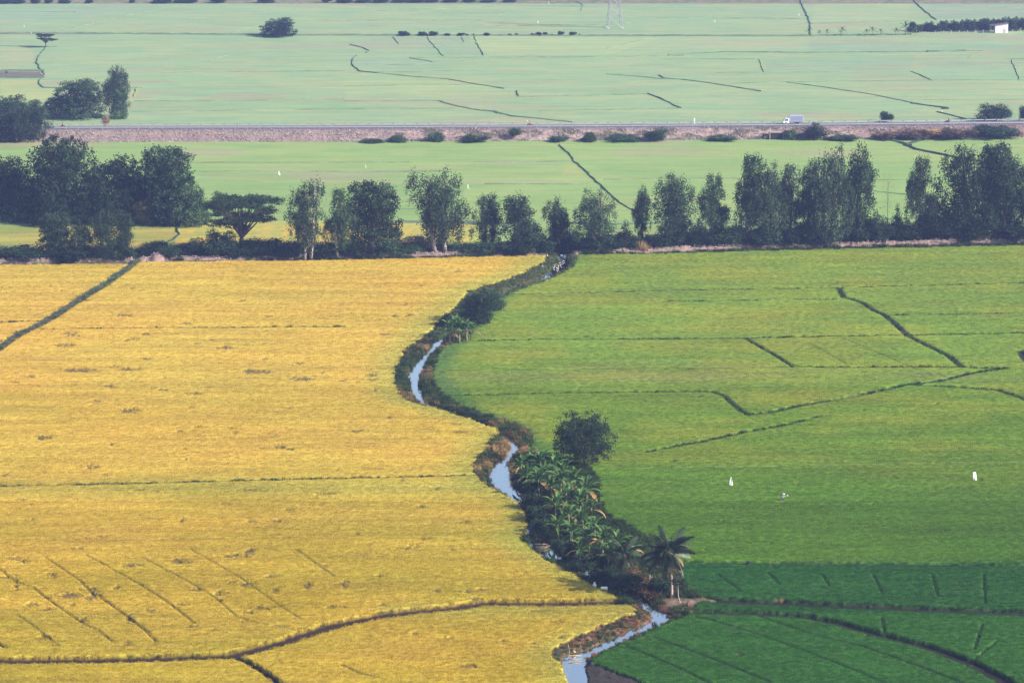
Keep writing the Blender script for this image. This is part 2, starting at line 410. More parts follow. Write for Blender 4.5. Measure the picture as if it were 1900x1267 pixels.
PLOTS = [([(665,70),(862,70),(900,104),(690,104)],(.235,.295,.19),.5),([(870,70),(1230,72),(1130,104),(905,104)],(.33,.40,.17),.7),([(640,108),(770,112),(880,116),(690,134),(660,122)],(.22,.31,.21),.7),
  ([(1690,0),(1960,0),(1960,30),(1740,38)],(.21,.27,.21),.7),([(1740,70),(1960,66),(1960,76),(1760,77)],(.32,.27,.20),.75),([(1480,80),(1960,82),(1960,96),(1500,98)],(.19,.32,.20),.6),
  ([(0,90),(60,90),(64,120),(0,128)],(.34,.32,.17),.6),([(0,150),(70,150),(76,166),(110,168),(90,188),(0,186)],(.36,.38,.12),.7),([(245,168),(262,168),(248,184),(243,184)],(.40,.40,.13),.8),
  ([(640,152),(880,150),(950,178),(640,184)],(.30,.38,.16),.6),([(1230,152),(1700,154),(1960,152),(1960,184),(1690,186),(1420,174)],(.29,.36,.17),.6),([(250,190),(640,188),(640,203),(250,206)],(.18,.31,.14),.6),
  ([(940,72),(1260,72),(1500,72),(1500,94),(1260,98),(1130,100)],(.30,.38,.18),.5),([(1510,10),(1690,6),(1680,38),(1508,44)],(.30,.37,.18),.6),([(0,12),(330,11),(200,36),(0,40)],(.19,.31,.21),.6),
  ([(1420,112),(1700,104),(1690,132),(1424,134)],(.18,.30,.19),.6),([(1700,112),(1890,114),(1880,148),(1720,150)],(.19,.31,.20),.5),([(370,322),(690,322),(690,338),(370,340)],(.22,.26,.12),.6),([(380,305),(900,304),(900,320),(380,321)],(.25,.33,.11),.6),
  ([(1070,300),(1400,296),(1560,330),(1160,332)],(.18,.30,.10),.5),([(400,345),(860,345),(860,412),(400,412)],(.16,.27,.09),.6),([(1050,306),(1064,306),(1085,330),(1040,330)],(.36,.33,.12),.5)]
def yint(tab, px): return np.interp(px, [a for a, b in tab], [b for a, b in tab])

def in_poly(px, py, poly):
    r = np.zeros(px.shape, bool)
    n = len(poly)
    for i in range(n):
        x1, y1 = poly[i]; x2, y2 = poly[(i + 1) % n]
        if y1 == y2: continue
        c = ((y1 > py) != (y2 > py)) & (px < (x2 - x1) * (py - y1) / (y2 - y1) + x1)
        r ^= c
    return r
def seg_dist(G, pts, margin, cb):
    """for every piece of a line, hand the grid cells near it, their distance to it in metres and the position along it to cb"""
    X, Y, cols, rows = G['X'], G['Y'], G['cols'], G['rows']
    for a, b in zip(pts[:-1], pts[1:]):
        s = S(a[0], a[1]); mx = margin * s; my = margin * s * .45 + 3
        i0, i1 = np.searchsorted(rows, min(a[1], b[1]) - my), np.searchsorted(rows, max(a[1], b[1]) + my)
        j0, j1 = np.searchsorted(cols, min(a[0], b[0]) - mx), np.searchsorted(cols, max(a[0], b[0]) + mx)
        if i1 <= i0 or j1 <= j0: continue
        sl = (slice(i0, i1), slice(j0, j1))
        ax, ay = P(a[0], a[1]); bx, by = P(b[0], b[1])
        x, y = X[sl], Y[sl]
        L = max((bx-ax)**2 + (by-ay)**2, 1e-6)
        t = np.clip(((x-ax)*(bx-ax) + (y-ay)*(by-ay)) / L, 0, 1)
        cb(sl, np.hypot(x - ax - t*(bx-ax), y - ay - t*(by-ay)), t, a, b)

YELLOW, YEL2 = (.460, .334, .048), (.352, .288, .022)
def mixc(a, b, t):
    t = np.asarray(t)[..., None]
    return np.asarray(a) * (1 - t) + np.asarray(b) * t

def terrain(rows, cols):
    """heights, colours and surface kinds over a fan of ground points"""
    px, py = np.meshgrid(cols, rows)
    X, Y = P(px, py)
    G = dict(X=X, Y=Y, cols=cols, rows=rows)
    n1, n2, n3 = fbm(X * .5, Y * .5, 1), fbm(X * 1.6, Y * 1.6, 5), fbm(X * .06, Y * .10, 9)
    jx, jy = px + (n2 - .5) * 9, py + (n1 - .5) * 4
    cor = in_poly(jx, jy, CORRIDOR) & (py > 470)
    top, strip = yint(FIELD_TOP_Y, px), yint(TREE_STRIP_Y, px)
    wob = (n1 - .5) * 3
    field = (py + wob * .4 > top) & ~cor
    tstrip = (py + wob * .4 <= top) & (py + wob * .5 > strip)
    # left or right of the stream
    ys = [b for a, b in YEL_EDGE][::-1]; xs = [a for a, b in YEL_EDGE][::-1]
    o = np.argsort(ys); xl = np.interp(py, np.array(ys)[o], np.array(xs)[o])
    left = px < xl + 8
    lab = np.full(px.shape, 4)                       # 4 turf ground
    z = np.full(px.shape, .08) + .22 * n2
    col = np.empty(px.shape + (3,))
    # ---- ground colours of the middle and far distance
    far_g = mixc((.198, .292, .148), (.235, .300, .145), sstep(.35, .65, n3))
    mid_g = mixc((.185, .285, .090), (.215, .290, .095), sstep(.35, .65, n3))
    col[:] = mixc(far_g, mid_g, sstep(225, 262, py))
    farm = (py <= strip)
    lab[farm & ~cor] = 5
    z = np.where(farm, .35 + .10 * n2, z)
    m = farm & (py > 405)
    lf = sstep(405, 425, py + (n1-.5)*10 + (px < 330) * -6) * sstep(930, 850, px)
    yel_far = mixc((.38, .30, .055), (.26, .28, .06), sstep(.4, .6, n1))
    yel_far = np.where((px < 326)[..., None], mixc((.20, .23, .05), (.27, .25, .055), sstep(.35, .6, n3)), yel_far)
    col = np.where(m[..., None], mixc(col, yel_far, lf), col)
    fal = (px < 82) & (py > 134) & (py < 147)
    col[fal] = (.12, .11, .085)
    fal2 = (px < 60) & (py > 61.5) & (py < 66)
    col[fal2] = (.20, .16, .13)
    col = mixc(col, (.27, .24, .15), .55 * sstep(.62, .75, fbm(X*.02, Y*.05, 33)) * (py < 340))
    for q, cc, k_ in PLOTS:
        mk = in_poly(px + (n1 - .5) * 5, py + (n1 - .5) * .8, q)
        col = np.where(mk[..., None], mixc(col, np.array(cc) * .9, k_ * .62), col)
    far_top = py < 9
    col = np.where(far_top[..., None], mixc((.20, .17, .12), (.12, .14, .07), sstep(.4, .6, n1)), col)
    # ---- ground under the trees
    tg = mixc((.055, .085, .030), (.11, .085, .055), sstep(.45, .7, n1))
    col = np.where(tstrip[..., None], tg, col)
    # ---- rice
    yel = mixc(YELLOW, YEL2, np.clip(sstep(820, 1150, py) * .75 + (n3 - .5) * .9, 0, 1))
    yel = mixc(yel, (.33, .32, .05), .8 * sstep(90, 8, xl - px))
    yel = mixc(yel, (.30, .29, .05), .55 * np.exp(-((py - 910) / 16.0) ** 2) + .6*np.exp(-((py - 1140 + px*.0) / 14.0) ** 2) * (px > 700))
    grn = mixc((.150, .232, .024), (.120, .205, .014), sstep(540, 860, py))
    grn = mixc(grn, (.215, .248, .022), np.clip((n3 - .45) * 2.4, 0, .7) * sstep(1000, 850, py))
    grn = mixc(grn, (.180, .185, .06), .5 * sstep(.55, .75, fbm(X*.03, Y*.12, 21)) * np.exp(-((py - 700) / 22.0) ** 2))
    grn = mixc(grn, (.082, .170, .012), sstep(800, 950, py))
    grn = mixc(grn, (.042, .110, .010), .45 * sstep(1450, 1950, px) * sstep(820, 1150, py))  # vignette darkening painted into the rice colour toward the lower right
    grn = mixc(grn, (.026, .096, .013), sstep(1046, 1054, py))
    grn = mixc(grn, (.036, .118, .013), .8 * sstep(1140, 1150, py))
    grn = mixc(grn, (.05, .13, .03), .7 * sstep(46, 6, px - np.interp(py, [474,545,640,700,760,800,840,870], [1068,935,835,803,860,965,985,1060])) * (py < 860))
    col = np.where((field & left)[..., None], yel, col)
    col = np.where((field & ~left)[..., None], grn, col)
    lab[field & left] = 0; lab[field & ~left] = 1
    lab[field & ~left & (py > 1050)] = 2
    z = np.where(field, .58 + .07 * n2 + .08 * (n1 - .5), z)
    # ---- stream bank
    bank = mixc((.032, .046, .018), (.105, .080, .045), sstep(.45, .7, n1))
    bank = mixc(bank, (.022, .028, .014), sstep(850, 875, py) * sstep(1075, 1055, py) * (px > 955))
    bank = mixc(bank, (.12, .11, .05), sstep(.5, .7, n3))
    rust = sstep(1112, 1130, py) * sstep(1225, 1205, py) * (px < 1250)
    bank = mixc(bank, mixc(mixc((.20, .095, .05), (.22, .155, .11), n2), (.05, .05, .025), sstep(.42, .58, fbm(X * .7, Y * .7, 63))), .9 * rust)
    bank = mixc(bank, MUD, sstep(1214, 1228, py) * (px > 1082) * .9)
    bank = mixc(bank, (.30, .19, .16), .9 * np.exp(-((px-897)/14.)**2 - ((py-882)/9.)**2) + .9*np.exp(-((px-820)/9.)**2 - ((py-650)/8.)**2) + .8*np.exp(-((px-1265)/40.)**2 - ((py-1122)/7.)**2))
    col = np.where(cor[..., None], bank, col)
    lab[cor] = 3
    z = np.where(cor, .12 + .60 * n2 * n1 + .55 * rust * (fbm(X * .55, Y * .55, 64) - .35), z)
    # ---- bunds, ditches and trodden gaps
    gap = np.zeros(px.shape)
    for hw, bed, c, pts in LINES:
        if hw < .3: hw = hw * .78; bed = bed * .6 + .14
        def cb(sl, d, t, a, b):
            e = hw * (.75 + .6 * n2[sl])
            f = 1 - sstep(e * .75, e * 1.2 + .12, d)
            f = np.where(cor[sl], 0, f)
            z[sl] = np.minimum(z[sl], z[sl] * (1 - f) + (bed + .1 * n2[sl]) * f) if bed < .6 else z[sl] * (1 - f) + bed * f
            fc = np.where(cor[sl], 0, 1 - sstep(e * .9, e * 1.2 + .2, d)) if hw > .5 and bed < .6 else f
            col[sl] = mixc(col[sl], np.array(c) * (.7 + .6 * n1[sl][..., None]), fc)
            gap[sl] = np.maximum(gap[sl], f if bed < .6 else f * .3)
        seg_dist(G, pts, hw * 1.6 + .6, cb)
    for gx, gy, rx, ry in GAPS:
        ry = ry * 1.5 + .5; rx *= 1.1
        i0, i1 = np.searchsorted(rows, gy - ry * 2 - 2), np.searchsorted(rows, gy + ry * 2 + 2)
        j0, j1 = np.searchsorted(cols, gx - rx * 2), np.searchsorted(cols, gx + rx * 2)
        if i1 <= i0 or j1 <= j0: continue
        sl = (slice(i0, i1), slice(j0, j1))
        q = ((px[sl] - gx) / rx) ** 2 + ((py[sl] - gy) / (ry * 1.15)) ** 2
        f = (1 - sstep(.55, .95, q + (n2[sl] - .5) * 2.8 + (vnoise(X[sl] * 3.1, Y[sl] * 2.3, 8) - .5) * 1.2)) * field[sl]
        z[sl] = z[sl] - .20 * f
        col[sl] = mixc(col[sl], (.085, .065, .028), f * .9)
        gap[sl] = np.maximum(gap[sl], f * .6)
    # ---- dug earth berm by the trees
    for h, w, pts in BERM:
        def cb(sl, d, t, a, b):
            ww = w * (.8 + .5 * n1[sl])
            f = 1 - sstep(.15 * ww, ww, d)
            z[sl] = np.maximum(z[sl], h * f * (.62 + .75 * n2[sl]))
            g = sstep(.05, .25, f)
            col[sl] = mixc(col[sl], mixc((.31, .225, .195), (.19, .14, .12), n2[sl]), g * sstep(.25, .5, n1[sl] + .25))
            gap[sl] = np.maximum(gap[sl], g); lab[sl] = np.where(f > .1, 3, lab[sl])
        seg_dist(G, pts, w * 1.6, cb)
    for mx, my, mr, mh in ((215,482,26,1.7), (292,484,24,1.9), (930,473,34,1.0)):
        q = np.hypot((px - mx) / mr, (py - my) / 7.)
        f = 1 - sstep(.1, 1, q + (n2 - .5) * .3)
        z = np.maximum(z, mh * f); col = mixc(col, mixc((.33, .24, .21), (.21, .16, .14), n2), sstep(.05, .3, f)); gap = np.maximum(gap, f)
    # ---- stream bed
    wd = np.full(px.shape, 9.0)
    def cbw(sl, d, t, a, b):
        wd[sl] = np.minimum(wd[sl], d - (a[2] + (b[2] - a[2]) * t) * (.72 + .56 * n2[sl]))
    seg_dist(G, WATER, 6.5, cbw)
    f = 1 - sstep(-.45, .65, wd)
    z = np.where(cor, z * sstep(0, 2.2, wd) + .02 * (1 - sstep(0, 2.2, wd)), z)
    f = np.where(field, f * .0, f)
    z = z * (1 - f) - 1.1 * f
    col = mixc(col, (.035, .032, .028), f)
    gap = np.where(cor, np.maximum(gap, sstep(.35, .7, f)), gap)
    return dict(px=px, py=py, X=X, Y=Y, z=z, col=col, lab=lab, gap=gap, cor=cor, field=field, strip=tstrip, left=left, wd=wd, rows=rows, cols=cols, n1=n1)

def split_mesh(T):
    nr, nc = T['z'].shape
    V = np.stack([T['X'] * (1 - T['z'] / CAM_H * 0), T['Y'], T['z']], -1).reshape(-1, 3)
    C = T['col'].reshape(-1, 3)
    idx = np.arange(nr * nc).reshape(nr, nc)
    Fq = np.stack([idx[1:, :-1], idx[1:, 1:], idx[:-1, 1:], idx[:-1, :-1]], -1).reshape(-1, 4)
    L = T['lab'][:-1, :-1].reshape(-1)
    out = {}
    for k in np.unique(L):
        q = Fq[L == k]
        u, inv = np.unique(q, return_inverse=True)
        out[int(k)] = np_mesh('ground', V[u], inv.reshape(-1, 4), C[u], True)
    return out
NEAR = terrain(np.arange(425, 1312, 1.45), np.arange(-170, 2072, 2.3))
FARR = terrain(np.append(np.arange(-16, 425, 1.5), 425.0), np.arange(-200, 2102, 5.0))
names = {0: ('rice_field', 'ripe golden rice field left of the stream', 'field'), 1: ('rice_field', 'light green rice field right of the stream', 'field'),
         2: ('rice_field', 'deep green rice field in the near right corner', 'rice'), 3: ('bank', 'weedy soil banks along the stream and dug earth berm', 'soil'),
         4: ('ground', 'shaded turf under the tree row', 'soil'), 5: ('rice_field', 'green and yellow paddies behind the tree row', 'field')}
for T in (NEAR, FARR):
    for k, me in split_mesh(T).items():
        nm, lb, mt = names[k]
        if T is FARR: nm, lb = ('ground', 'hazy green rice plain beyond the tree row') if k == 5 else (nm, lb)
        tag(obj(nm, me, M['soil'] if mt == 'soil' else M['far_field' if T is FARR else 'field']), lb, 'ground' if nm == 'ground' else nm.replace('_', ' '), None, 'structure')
b = MB(); b.box((0, 3000, -1.6), (9000, 9000, .4))
tag(obj('ground', np_mesh('ground', b.v, b.f, np.tile((.12, .18, .06), (8, 1))), M['field']), 'flat green plain reaching the horizon', 'ground', None, 'structure')

def sample(x, y):
    """ground record under world points"""
    px, py = UNP(x, y)
    T = NEAR
    i = np.clip(np.round((py - T['rows'][0]) / (T['rows'][1] - T['rows'][0])).astype(int), 0, len(T['rows']) - 1)
    j = np.clip(np.round((px - T['cols'][0]) / (T['cols'][1] - T['cols'][0])).astype(int), 0, len(T['cols']) - 1)
    return px, py, i, j
def ground_z(px, py):
    T = NEAR if py > 425 else FARR
    i = int(np.argmin(abs(T['rows'] - py))); j = int(np.argmin(abs(T['cols'] - px)))
    return float(T['z'][i, j])

# ---- water
def mat_water():
    m = NT('stream_water')
    b = m.n('ShaderNodeBsdfPrincipled')
    c = m.mix(m.ramp(m.noise(m.pos((.25, .25, .25)), 1.0, 3), .35, .65), (.050, .052, .048), (.075, .070, .058))
    m.l(c, b.inputs['Base Color']); b.inputs['Roughness'].default_value = .035
    b.inputs['IOR'].default_value = 1.5; b.inputs['Specular IOR Level'].default_value = .9
    bp = m.n('ShaderNodeBump'); bp.inputs['Strength'].default_value = .05; bp.inputs['Distance'].default_value = .05
    m.l(m.noise(m.pos((2.2, 2.2, 2.2)), 1.0, 3), bp.inputs['Height']); m.l(bp.outputs[0], b.inputs['Normal'])
    g = m.n('ShaderNodeBsdfGlossy'); g.inputs['Color'].default_value = (1.0, .95, .86, 1); g.inputs['Roughness'].default_value = .03; m.l(bp.outputs[0], g.inputs['Normal'])
    x = m.n('ShaderNodeMixShader'); x.inputs[0].default_value = .92
    m.l(b.outputs[0], x.inputs[1]); m.l(g.outputs[0], x.inputs[2])
    return m.surf(x.outputs[0])
M['water'] = mat_water()
WZ = -.16
def ribbon(pts, half, z):
    P3 = [PT(p[0], p[1], 0) for p in pts]
    vs, fs = [], []
    for i, p in enumerate(P3):
        t = (P3[min(i+1, len(P3)-1)] - P3[max(i-1, 0)]).normalized(); n = Vector((-t.y, t.x, 0))
        h = half(i)
        vs += [(p.x + n.x*h, p.y + n.y*h, z), (p.x - n.x*h, p.y - n.y*h, z)]
    for i in range(len(P3) - 1): fs.append((2*i, 2*i+1, 2*i+3, 2*i+2))
    return vs, fs
# one level sheet of water; the banks stand above it everywhere else
m_ = (NEAR['wd'] < 1.3) & NEAR['cor']
nr, nc = m_.shape
idx = np.arange(nr * nc).reshape(nr, nc)[::2, ::2]; mm = m_[::2, ::2]
Fq = np.stack([idx[1:, :-1], idx[1:, 1:], idx[:-1, 1:], idx[:-1, :-1]], -1)[mm[:-1, :-1] | mm[1:, 1:] | mm[:-1, 1:] | mm[1:, :-1]]
u, inv = np.unique(Fq, return_inverse=True)
V = np.stack([NEAR['X'].ravel()[u], NEAR['Y'].ravel()[u], np.full(len(u), WZ)], -1)
tag(obj('stream', np_mesh('stream', V, inv.reshape(-1, 4), None, True), M['water']), 'narrow winding stream reflecting the pale sky', 'water', None, 'structure')

# ================================================================== RICE PLANTS AND WEEDS (stuff: nobody could count them)
def tuft_mesh(name, n, rad, h, w, lean, droop, seed, dark=.55):
    r = np.random.default_rng(seed)
    a, q = r.uniform(0, 6.283, n), np.sqrt(r.uniform(0, 1, n)) * rad
    bx, by = q * np.cos(a), q * np.sin(a)
    th, ln, hh = r.uniform(0, 6.283, n), r.uniform(.1, 1, n) * lean, h * r.uniform(.65, 1.1, n)
    dx, dy = np.cos(th), np.sin(th)
    sx, sy = -dy * w * .5, dx * w * .5
    z0 = np.zeros(n)
    mid = np.stack([bx + dx * ln * hh * .45, by + dy * ln * hh * .45, hh * .62], -1)
    tip = np.stack([bx + dx * ln * hh * (1 + droop), by + dy * ln * hh * (1 + droop), hh * (1 - droop * .35)], -1)
    b0, b1 = np.stack([bx - sx, by - sy, z0], -1), np.stack([bx + sx, by + sy, z0], -1)
    m0, m1 = mid - np.stack([sx, sy, z0], -1), mid + np.stack([sx, sy, z0], -1)
    V = np.stack([b0, b1, m1, m0, tip], 1).reshape(-1, 3)
    o = np.arange(n)[:, None] * 5
    Fq = np.concatenate([o + [0, 1, 2], o + [0, 2, 3], o + [3, 2, 4]], 0)
    tone = r.uniform(.8, 1.2, n)[:, None] * np.ones((1, 5))
    return np_mesh(name, V, Fq, np.repeat(tone.reshape(-1, 1), 3, 1))
def scatter(name, label, cat, proto_me, mat, pts, col, scl, rot):
    proto_me.materials.append(mat)
    proto = bpy.data.objects.new(name + '_tuft', proto_me)
    me = bpy.data.meshes.new(name)
    n = len(pts)
    me.vertices.add(n); me.vertices.foreach_set('co', np.asarray(pts, np.float32).ravel())
    at = me.attributes.new('Col', 'FLOAT_COLOR', 'POINT'); c = np.ones((n, 4), np.float32); c[:, :3] = col
    at.data.foreach_set('color', c.ravel())
    at = me.attributes.new('scl', 'FLOAT_VECTOR', 'POINT'); at.data.foreach_set('vector', np.asarray(scl, np.float32).ravel())
    at = me.attributes.new('rot', 'FLOAT_VECTOR', 'POINT'); at.data.foreach_set('vector', np.asarray(rot, np.float32).ravel())
    o = obj(name, me, mat)
    g = bpy.data.node_groups.new(name, 'GeometryNodeTree')
    g.interface.new_socket('Geometry', in_out='INPUT', socket_type='NodeSocketGeometry')
    g.interface.new_socket('Geometry', in_out='OUTPUT', socket_type='NodeSocketGeometry')
    gi, go = g.nodes.new('NodeGroupInput'), g.nodes.new('NodeGroupOutput')
    oi = g.nodes.new('GeometryNodeObjectInfo'); oi.inputs['Object'].default_value = proto; oi.inputs['As Instance'].default_value = True
    ip = g.nodes.new('GeometryNodeInstanceOnPoints')
    for nm_, sock in (('scl', 'Scale'), ('rot', 'Rotation')):
        na = g.nodes.new('GeometryNodeInputNamedAttribute'); na.data_type = 'FLOAT_VECTOR'; na.inputs['Name'].default_value = nm_
        g.links.new(na.outputs['Attribute'], ip.inputs[sock])
    g.links.new(gi.outputs[0], ip.inputs['Points']); g.links.new(oi.outputs['Geometry'], ip.inputs['Instance']); g.links.new(ip.outputs[0], go.inputs[0])
    md = o.modifiers.new('scatter', 'NODES'); md.node_group = g
    return tag(o, label, cat, None, 'stuff')
def jitter_grid(y0, y1, step, halfw):
    ys = np.arange(y0, y1, step)
    X, Y = [], []
    for y in ys:
        w = halfw * y
        x = np.arange(-w, w, step)
        X.append(x + rng.uniform(-.5, .5, len(x)) * step); Y.append(y + rng.uniform(-.5, .5, len(x)) * step)
    return np.concatenate(X), np.concatenate(Y)
def rice_points(side, bands):
    out = []
    for y0, y1, step in bands:
        x, y = jitter_grid(y0, y1, step, .205)
        px, py, i, j = sample(x, y)
        ok = (px > -60) & (px < 1960) & NEAR['field'][i, j] & (NEAR['left'][i, j] == side) & (NEAR['gap'][i, j] < .4)
        x, y, i, j = x[ok], y[ok], i[ok], j[ok]
        out.append((x, y, NEAR['z'][i, j], NEAR['col'][i, j], np.full(len(x), step)))
    return [np.concatenate(q) for q in zip(*out)]
Y0 = float(P(950, 1305)[1]); Y1 = float(P(950, 474)[1])
BANDS = [(Y0, 470, .58), (470, 560, .75), (560, Y1 + 12, 1.05)]
for side, nm, lb, pm in ((True, 'rice_plants', 'ripe golden rice plants standing in the left fields', tuft_mesh('ripe_rice', 54, .62, .52, .05, .55, .35, 11)),
                         (False, 'rice_plants', 'upright green rice plants standing in the right fields', tuft_mesh('green_rice', 54, .62, .50, .045, .42, .12, 12))):
    x, y, z, c, st = rice_points(side, BANDS)
    n = len(x); s = (.42 + .48 * st) * rng.uniform(.88, 1.15, n)
    scatter(nm, lb, 'rice', pm, M['blade'], np.stack([x, y, z - .29], -1), c * rng.uniform(.95, 1.06, (n, 1)), np.stack([s, s, rng.uniform(.85, 1.15, n)], -1),
            np.stack([np.zeros(n), np.zeros(n), rng.uniform(0, 6.28, n)], -1))
# weeds on banks, bunds, ditch and under the trees
def weed_points(y0, y1, step, test, dens):
    x, y = jitter_grid(y0, y1, step, .205)
    px, py, i, j = sample(x, y)
    ok = (px > -80) & (px < 1980) & test(px, py, i, j) & (rng.uniform(0, 1, len(x)) < dens)
    return x[ok], y[ok], i[ok], j[ok], px[ok], py[ok]
pal = np.array([(.035,.062,.020), (.055,.085,.026), (.10,.10,.035), (.20,.14,.055), (.30,.21,.09), (.24,.10,.045)])
x, y, i, j, px, py = weed_points(Y0, Y1 + 30, .62, lambda px, py, i, j: NEAR['cor'][i, j] & (NEAR['wd'][i, j] > .1) & ~((py > 1222) & (px > 1082)) & ~((py>1112)&(py<1130)&(px>1235)), .82)
rust = (py > 1125) & (px < 1250)
# straw and rust weeds grow in drifts
d_ = fbm(x * .12, y * .12, 41)
k = np.where(d_ < .54, 0, np.where(d_ < .63, 1, np.where(d_ < .69, 2, np.where(d_ < .75, 3, 4))))
k = np.clip(k + rng.integers(-1, 2, len(x)), 0, 4)
k = np.where(rust, rng.choice([0, 1, 2, 2, 3, 5], len(x)), k)
k = np.where((py < 545), rng.choice([0, 1, 1, 2], len(x)), k)
k = np.where((px > 955) & (py > 850) & (py < 1060), rng.choice([0, 0, 1], len(x)), k)
n = len(x); s = rng.uniform(.6, 1.25, n) * np.where(rust, .6, 1.0)
s = s * np.where(py < 640, .62, 1.0)
scatter('bank_weeds', 'rough green and straw coloured grass along the stream', 'grass', tuft_mesh('weed', 40, .5, .85, .06, .8, .4, 13), M['weed'],
        np.stack([x, y, NEAR['z'][i, j] - .05], -1), pal[k] * rng.uniform(.8, 1.2, (n, 1)) * np.where(py < 640, 1.45, 1.0)[:, None], np.stack([s, s, s * rng.uniform(.7, 1.25, n)], -1), np.stack([rng.normal(0,.1,n), rng.normal(0,.1,n), rng.uniform(0, 6.28, n)], -1))
bx_, by_ = [], []
for hw, bed, c, pts in LINES:
    if c == GD or bed < .04 or bed > .6 or hw < .22: continue
    for a, b2 in zip(pts[:-1], pts[1:]):
        ax, ay = P(*a); bx, by = P(*b2); L = math.hypot(bx-ax, by-ay); k_ = int(L * (1.6 + 1.6 * hw)); t = rng.uniform(0, 1, k_)
        o_ = rng.normal(0, .45, k_) * hw
        bx_.append(ax + (bx-ax)*t + o_ * (by-ay) / L); by_.append(ay + (by-ay)*t - o_ * (bx-ax) / L)
x, y = np.concatenate(bx_), np.concatenate(by_)
px, py, i, j = sample(x, y)
ok = ~NEAR['cor'][i, j] & (px > -80) & (px < 1980) & (fbm(x * .06, y * .06, 71) > .27); x, y, px, py, i, j = x[ok], y[ok], px[ok], py[ok], i[ok], j[ok]
n = len(x); s = rng.uniform(.4, .85, n) * (.7 + .6 * fbm(x * .1, y * .1, 72))
scatter('bund_grass', 'dark grass growing on the low bunds between paddies', 'grass', tuft_mesh('bund', 34, .5, .95, .06, .7, .3, 14), M['weed'],
        np.stack([x, y, np.full(n, .2)], -1), pal[rng.choice([0, 0, 1], n)] * rng.uniform(.7, 1.3, (n, 1)), np.stack([s, s, s], -1), np.stack([np.zeros(n), np.zeros(n), rng.uniform(0, 6.28, n)], -1))
lx, ly = P(np.array([256,232,190,140,100,64,45,20,0]), np.array([486,505,535,565,592,612,620,635,650]))
xs_, ys_, ss_ = [], [], []
for a in range(len(lx) - 1):
    L = math.hypot(lx[a+1]-lx[a], ly[a+1]-ly[a]); k_ = int(L * 6)
    t = rng.uniform(0, 1, k_); o_ = rng.normal(0, .55, k_)
    xs_.append(lx[a] + (lx[a+1]-lx[a]) * t + o_); ys_.append(ly[a] + (ly[a+1]-ly[a]) * t); ss_.append(rng.uniform(.7, 1.35, k_))
x, y, s = np.concatenate(xs_), np.concatenate(ys_), np.concatenate(ss_); n = len(x)
dc = np.array([(.09,.13,.065), (.06,.10,.045), (.18,.16,.10), (.11,.15,.07)])[rng.integers(0, 4, n)]
scatter('ditch_reeds', 'tall reeds filling the ditch on the far left', 'reeds', tuft_mesh('reed', 40, .45, 1.0, .06, .5, .3, 15), M['weed'], np.stack([x, y, np.zeros(n)], -1), dc,
        np.stack([s, s, s], -1), np.stack([np.zeros(n), np.zeros(n), rng.uniform(0, 6.28, n)], -1))
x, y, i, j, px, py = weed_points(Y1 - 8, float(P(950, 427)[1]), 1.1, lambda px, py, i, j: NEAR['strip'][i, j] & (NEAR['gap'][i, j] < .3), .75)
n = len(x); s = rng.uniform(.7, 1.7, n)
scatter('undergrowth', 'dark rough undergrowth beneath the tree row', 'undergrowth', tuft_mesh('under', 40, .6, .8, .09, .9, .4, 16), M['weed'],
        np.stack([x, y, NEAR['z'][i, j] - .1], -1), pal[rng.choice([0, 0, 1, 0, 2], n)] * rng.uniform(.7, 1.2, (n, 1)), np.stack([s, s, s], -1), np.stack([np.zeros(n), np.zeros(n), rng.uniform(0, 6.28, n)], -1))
# clods on the berms: rough lumps joined into one piece of stuff
def lumps(name, pts, sizes, mat, label, cat):
    ico = np.array([(0,0,1),(.9,0,.3),(.28,.85,.3),(-.72,.53,.3),(-.72,-.53,.3),(.28,-.85,.3),(0,0,-.6)])
    fc = np.array([(0,1,2),(0,2,3),(0,3,4),(0,4,5),(0,5,1),(6,2,1),(6,3,2),(6,4,3),(6,5,4),(6,1,5)])
    n = len(pts)
    a = rng.uniform(0, 6.28, n); c_, s_ = np.cos(a), np.sin(a)
    v = ico[None] * rng.uniform(.6, 1.3, (n, 7, 1)) * sizes[:, None, None] * rng.uniform(.7, 1.3, (n, 1, 3))
    v = np.stack([v[..., 0]*c_[:, None] - v[..., 1]*s_[:, None], v[..., 0]*s_[:, None] + v[..., 1]*c_[:, None], v[..., 2]], -1) + pts[:, None]
    f = (fc[None] + np.arange(n)[:, None, None] * 7).reshape(-1, 3)
    return tag(obj(name, np_mesh(name, v.reshape(-1, 3), f), mat), label, cat, None, 'stuff')
cp, cs = [], []
for h, w, pts in BERM:
    for a, b2 in zip(pts[:-1], pts[1:]):
        ax, ay = P(*a); bx, by = P(*b2); L = math.hypot(bx-ax, by-ay); k_ = int(L * 11)
        t = rng.uniform(0, 1, k_); o_ = rng.uniform(-1, 1, (2, k_)) * w
        x, y = ax + (bx-ax)*t + o_[0]*.4, ay + (by-ay)*t + o_[1] * .85
        _, _, i, j = sample(x, y)
        cp.append(np.stack([x, y, NEAR['z'][i, j] + .02], -1)); cs.append(rng.uniform(.08, .3, k_))
lumps('clods', np.concatenate(cp), np.concatenate(cs), M['clod'], 'loose dug clods along the earth berm', 'soil')
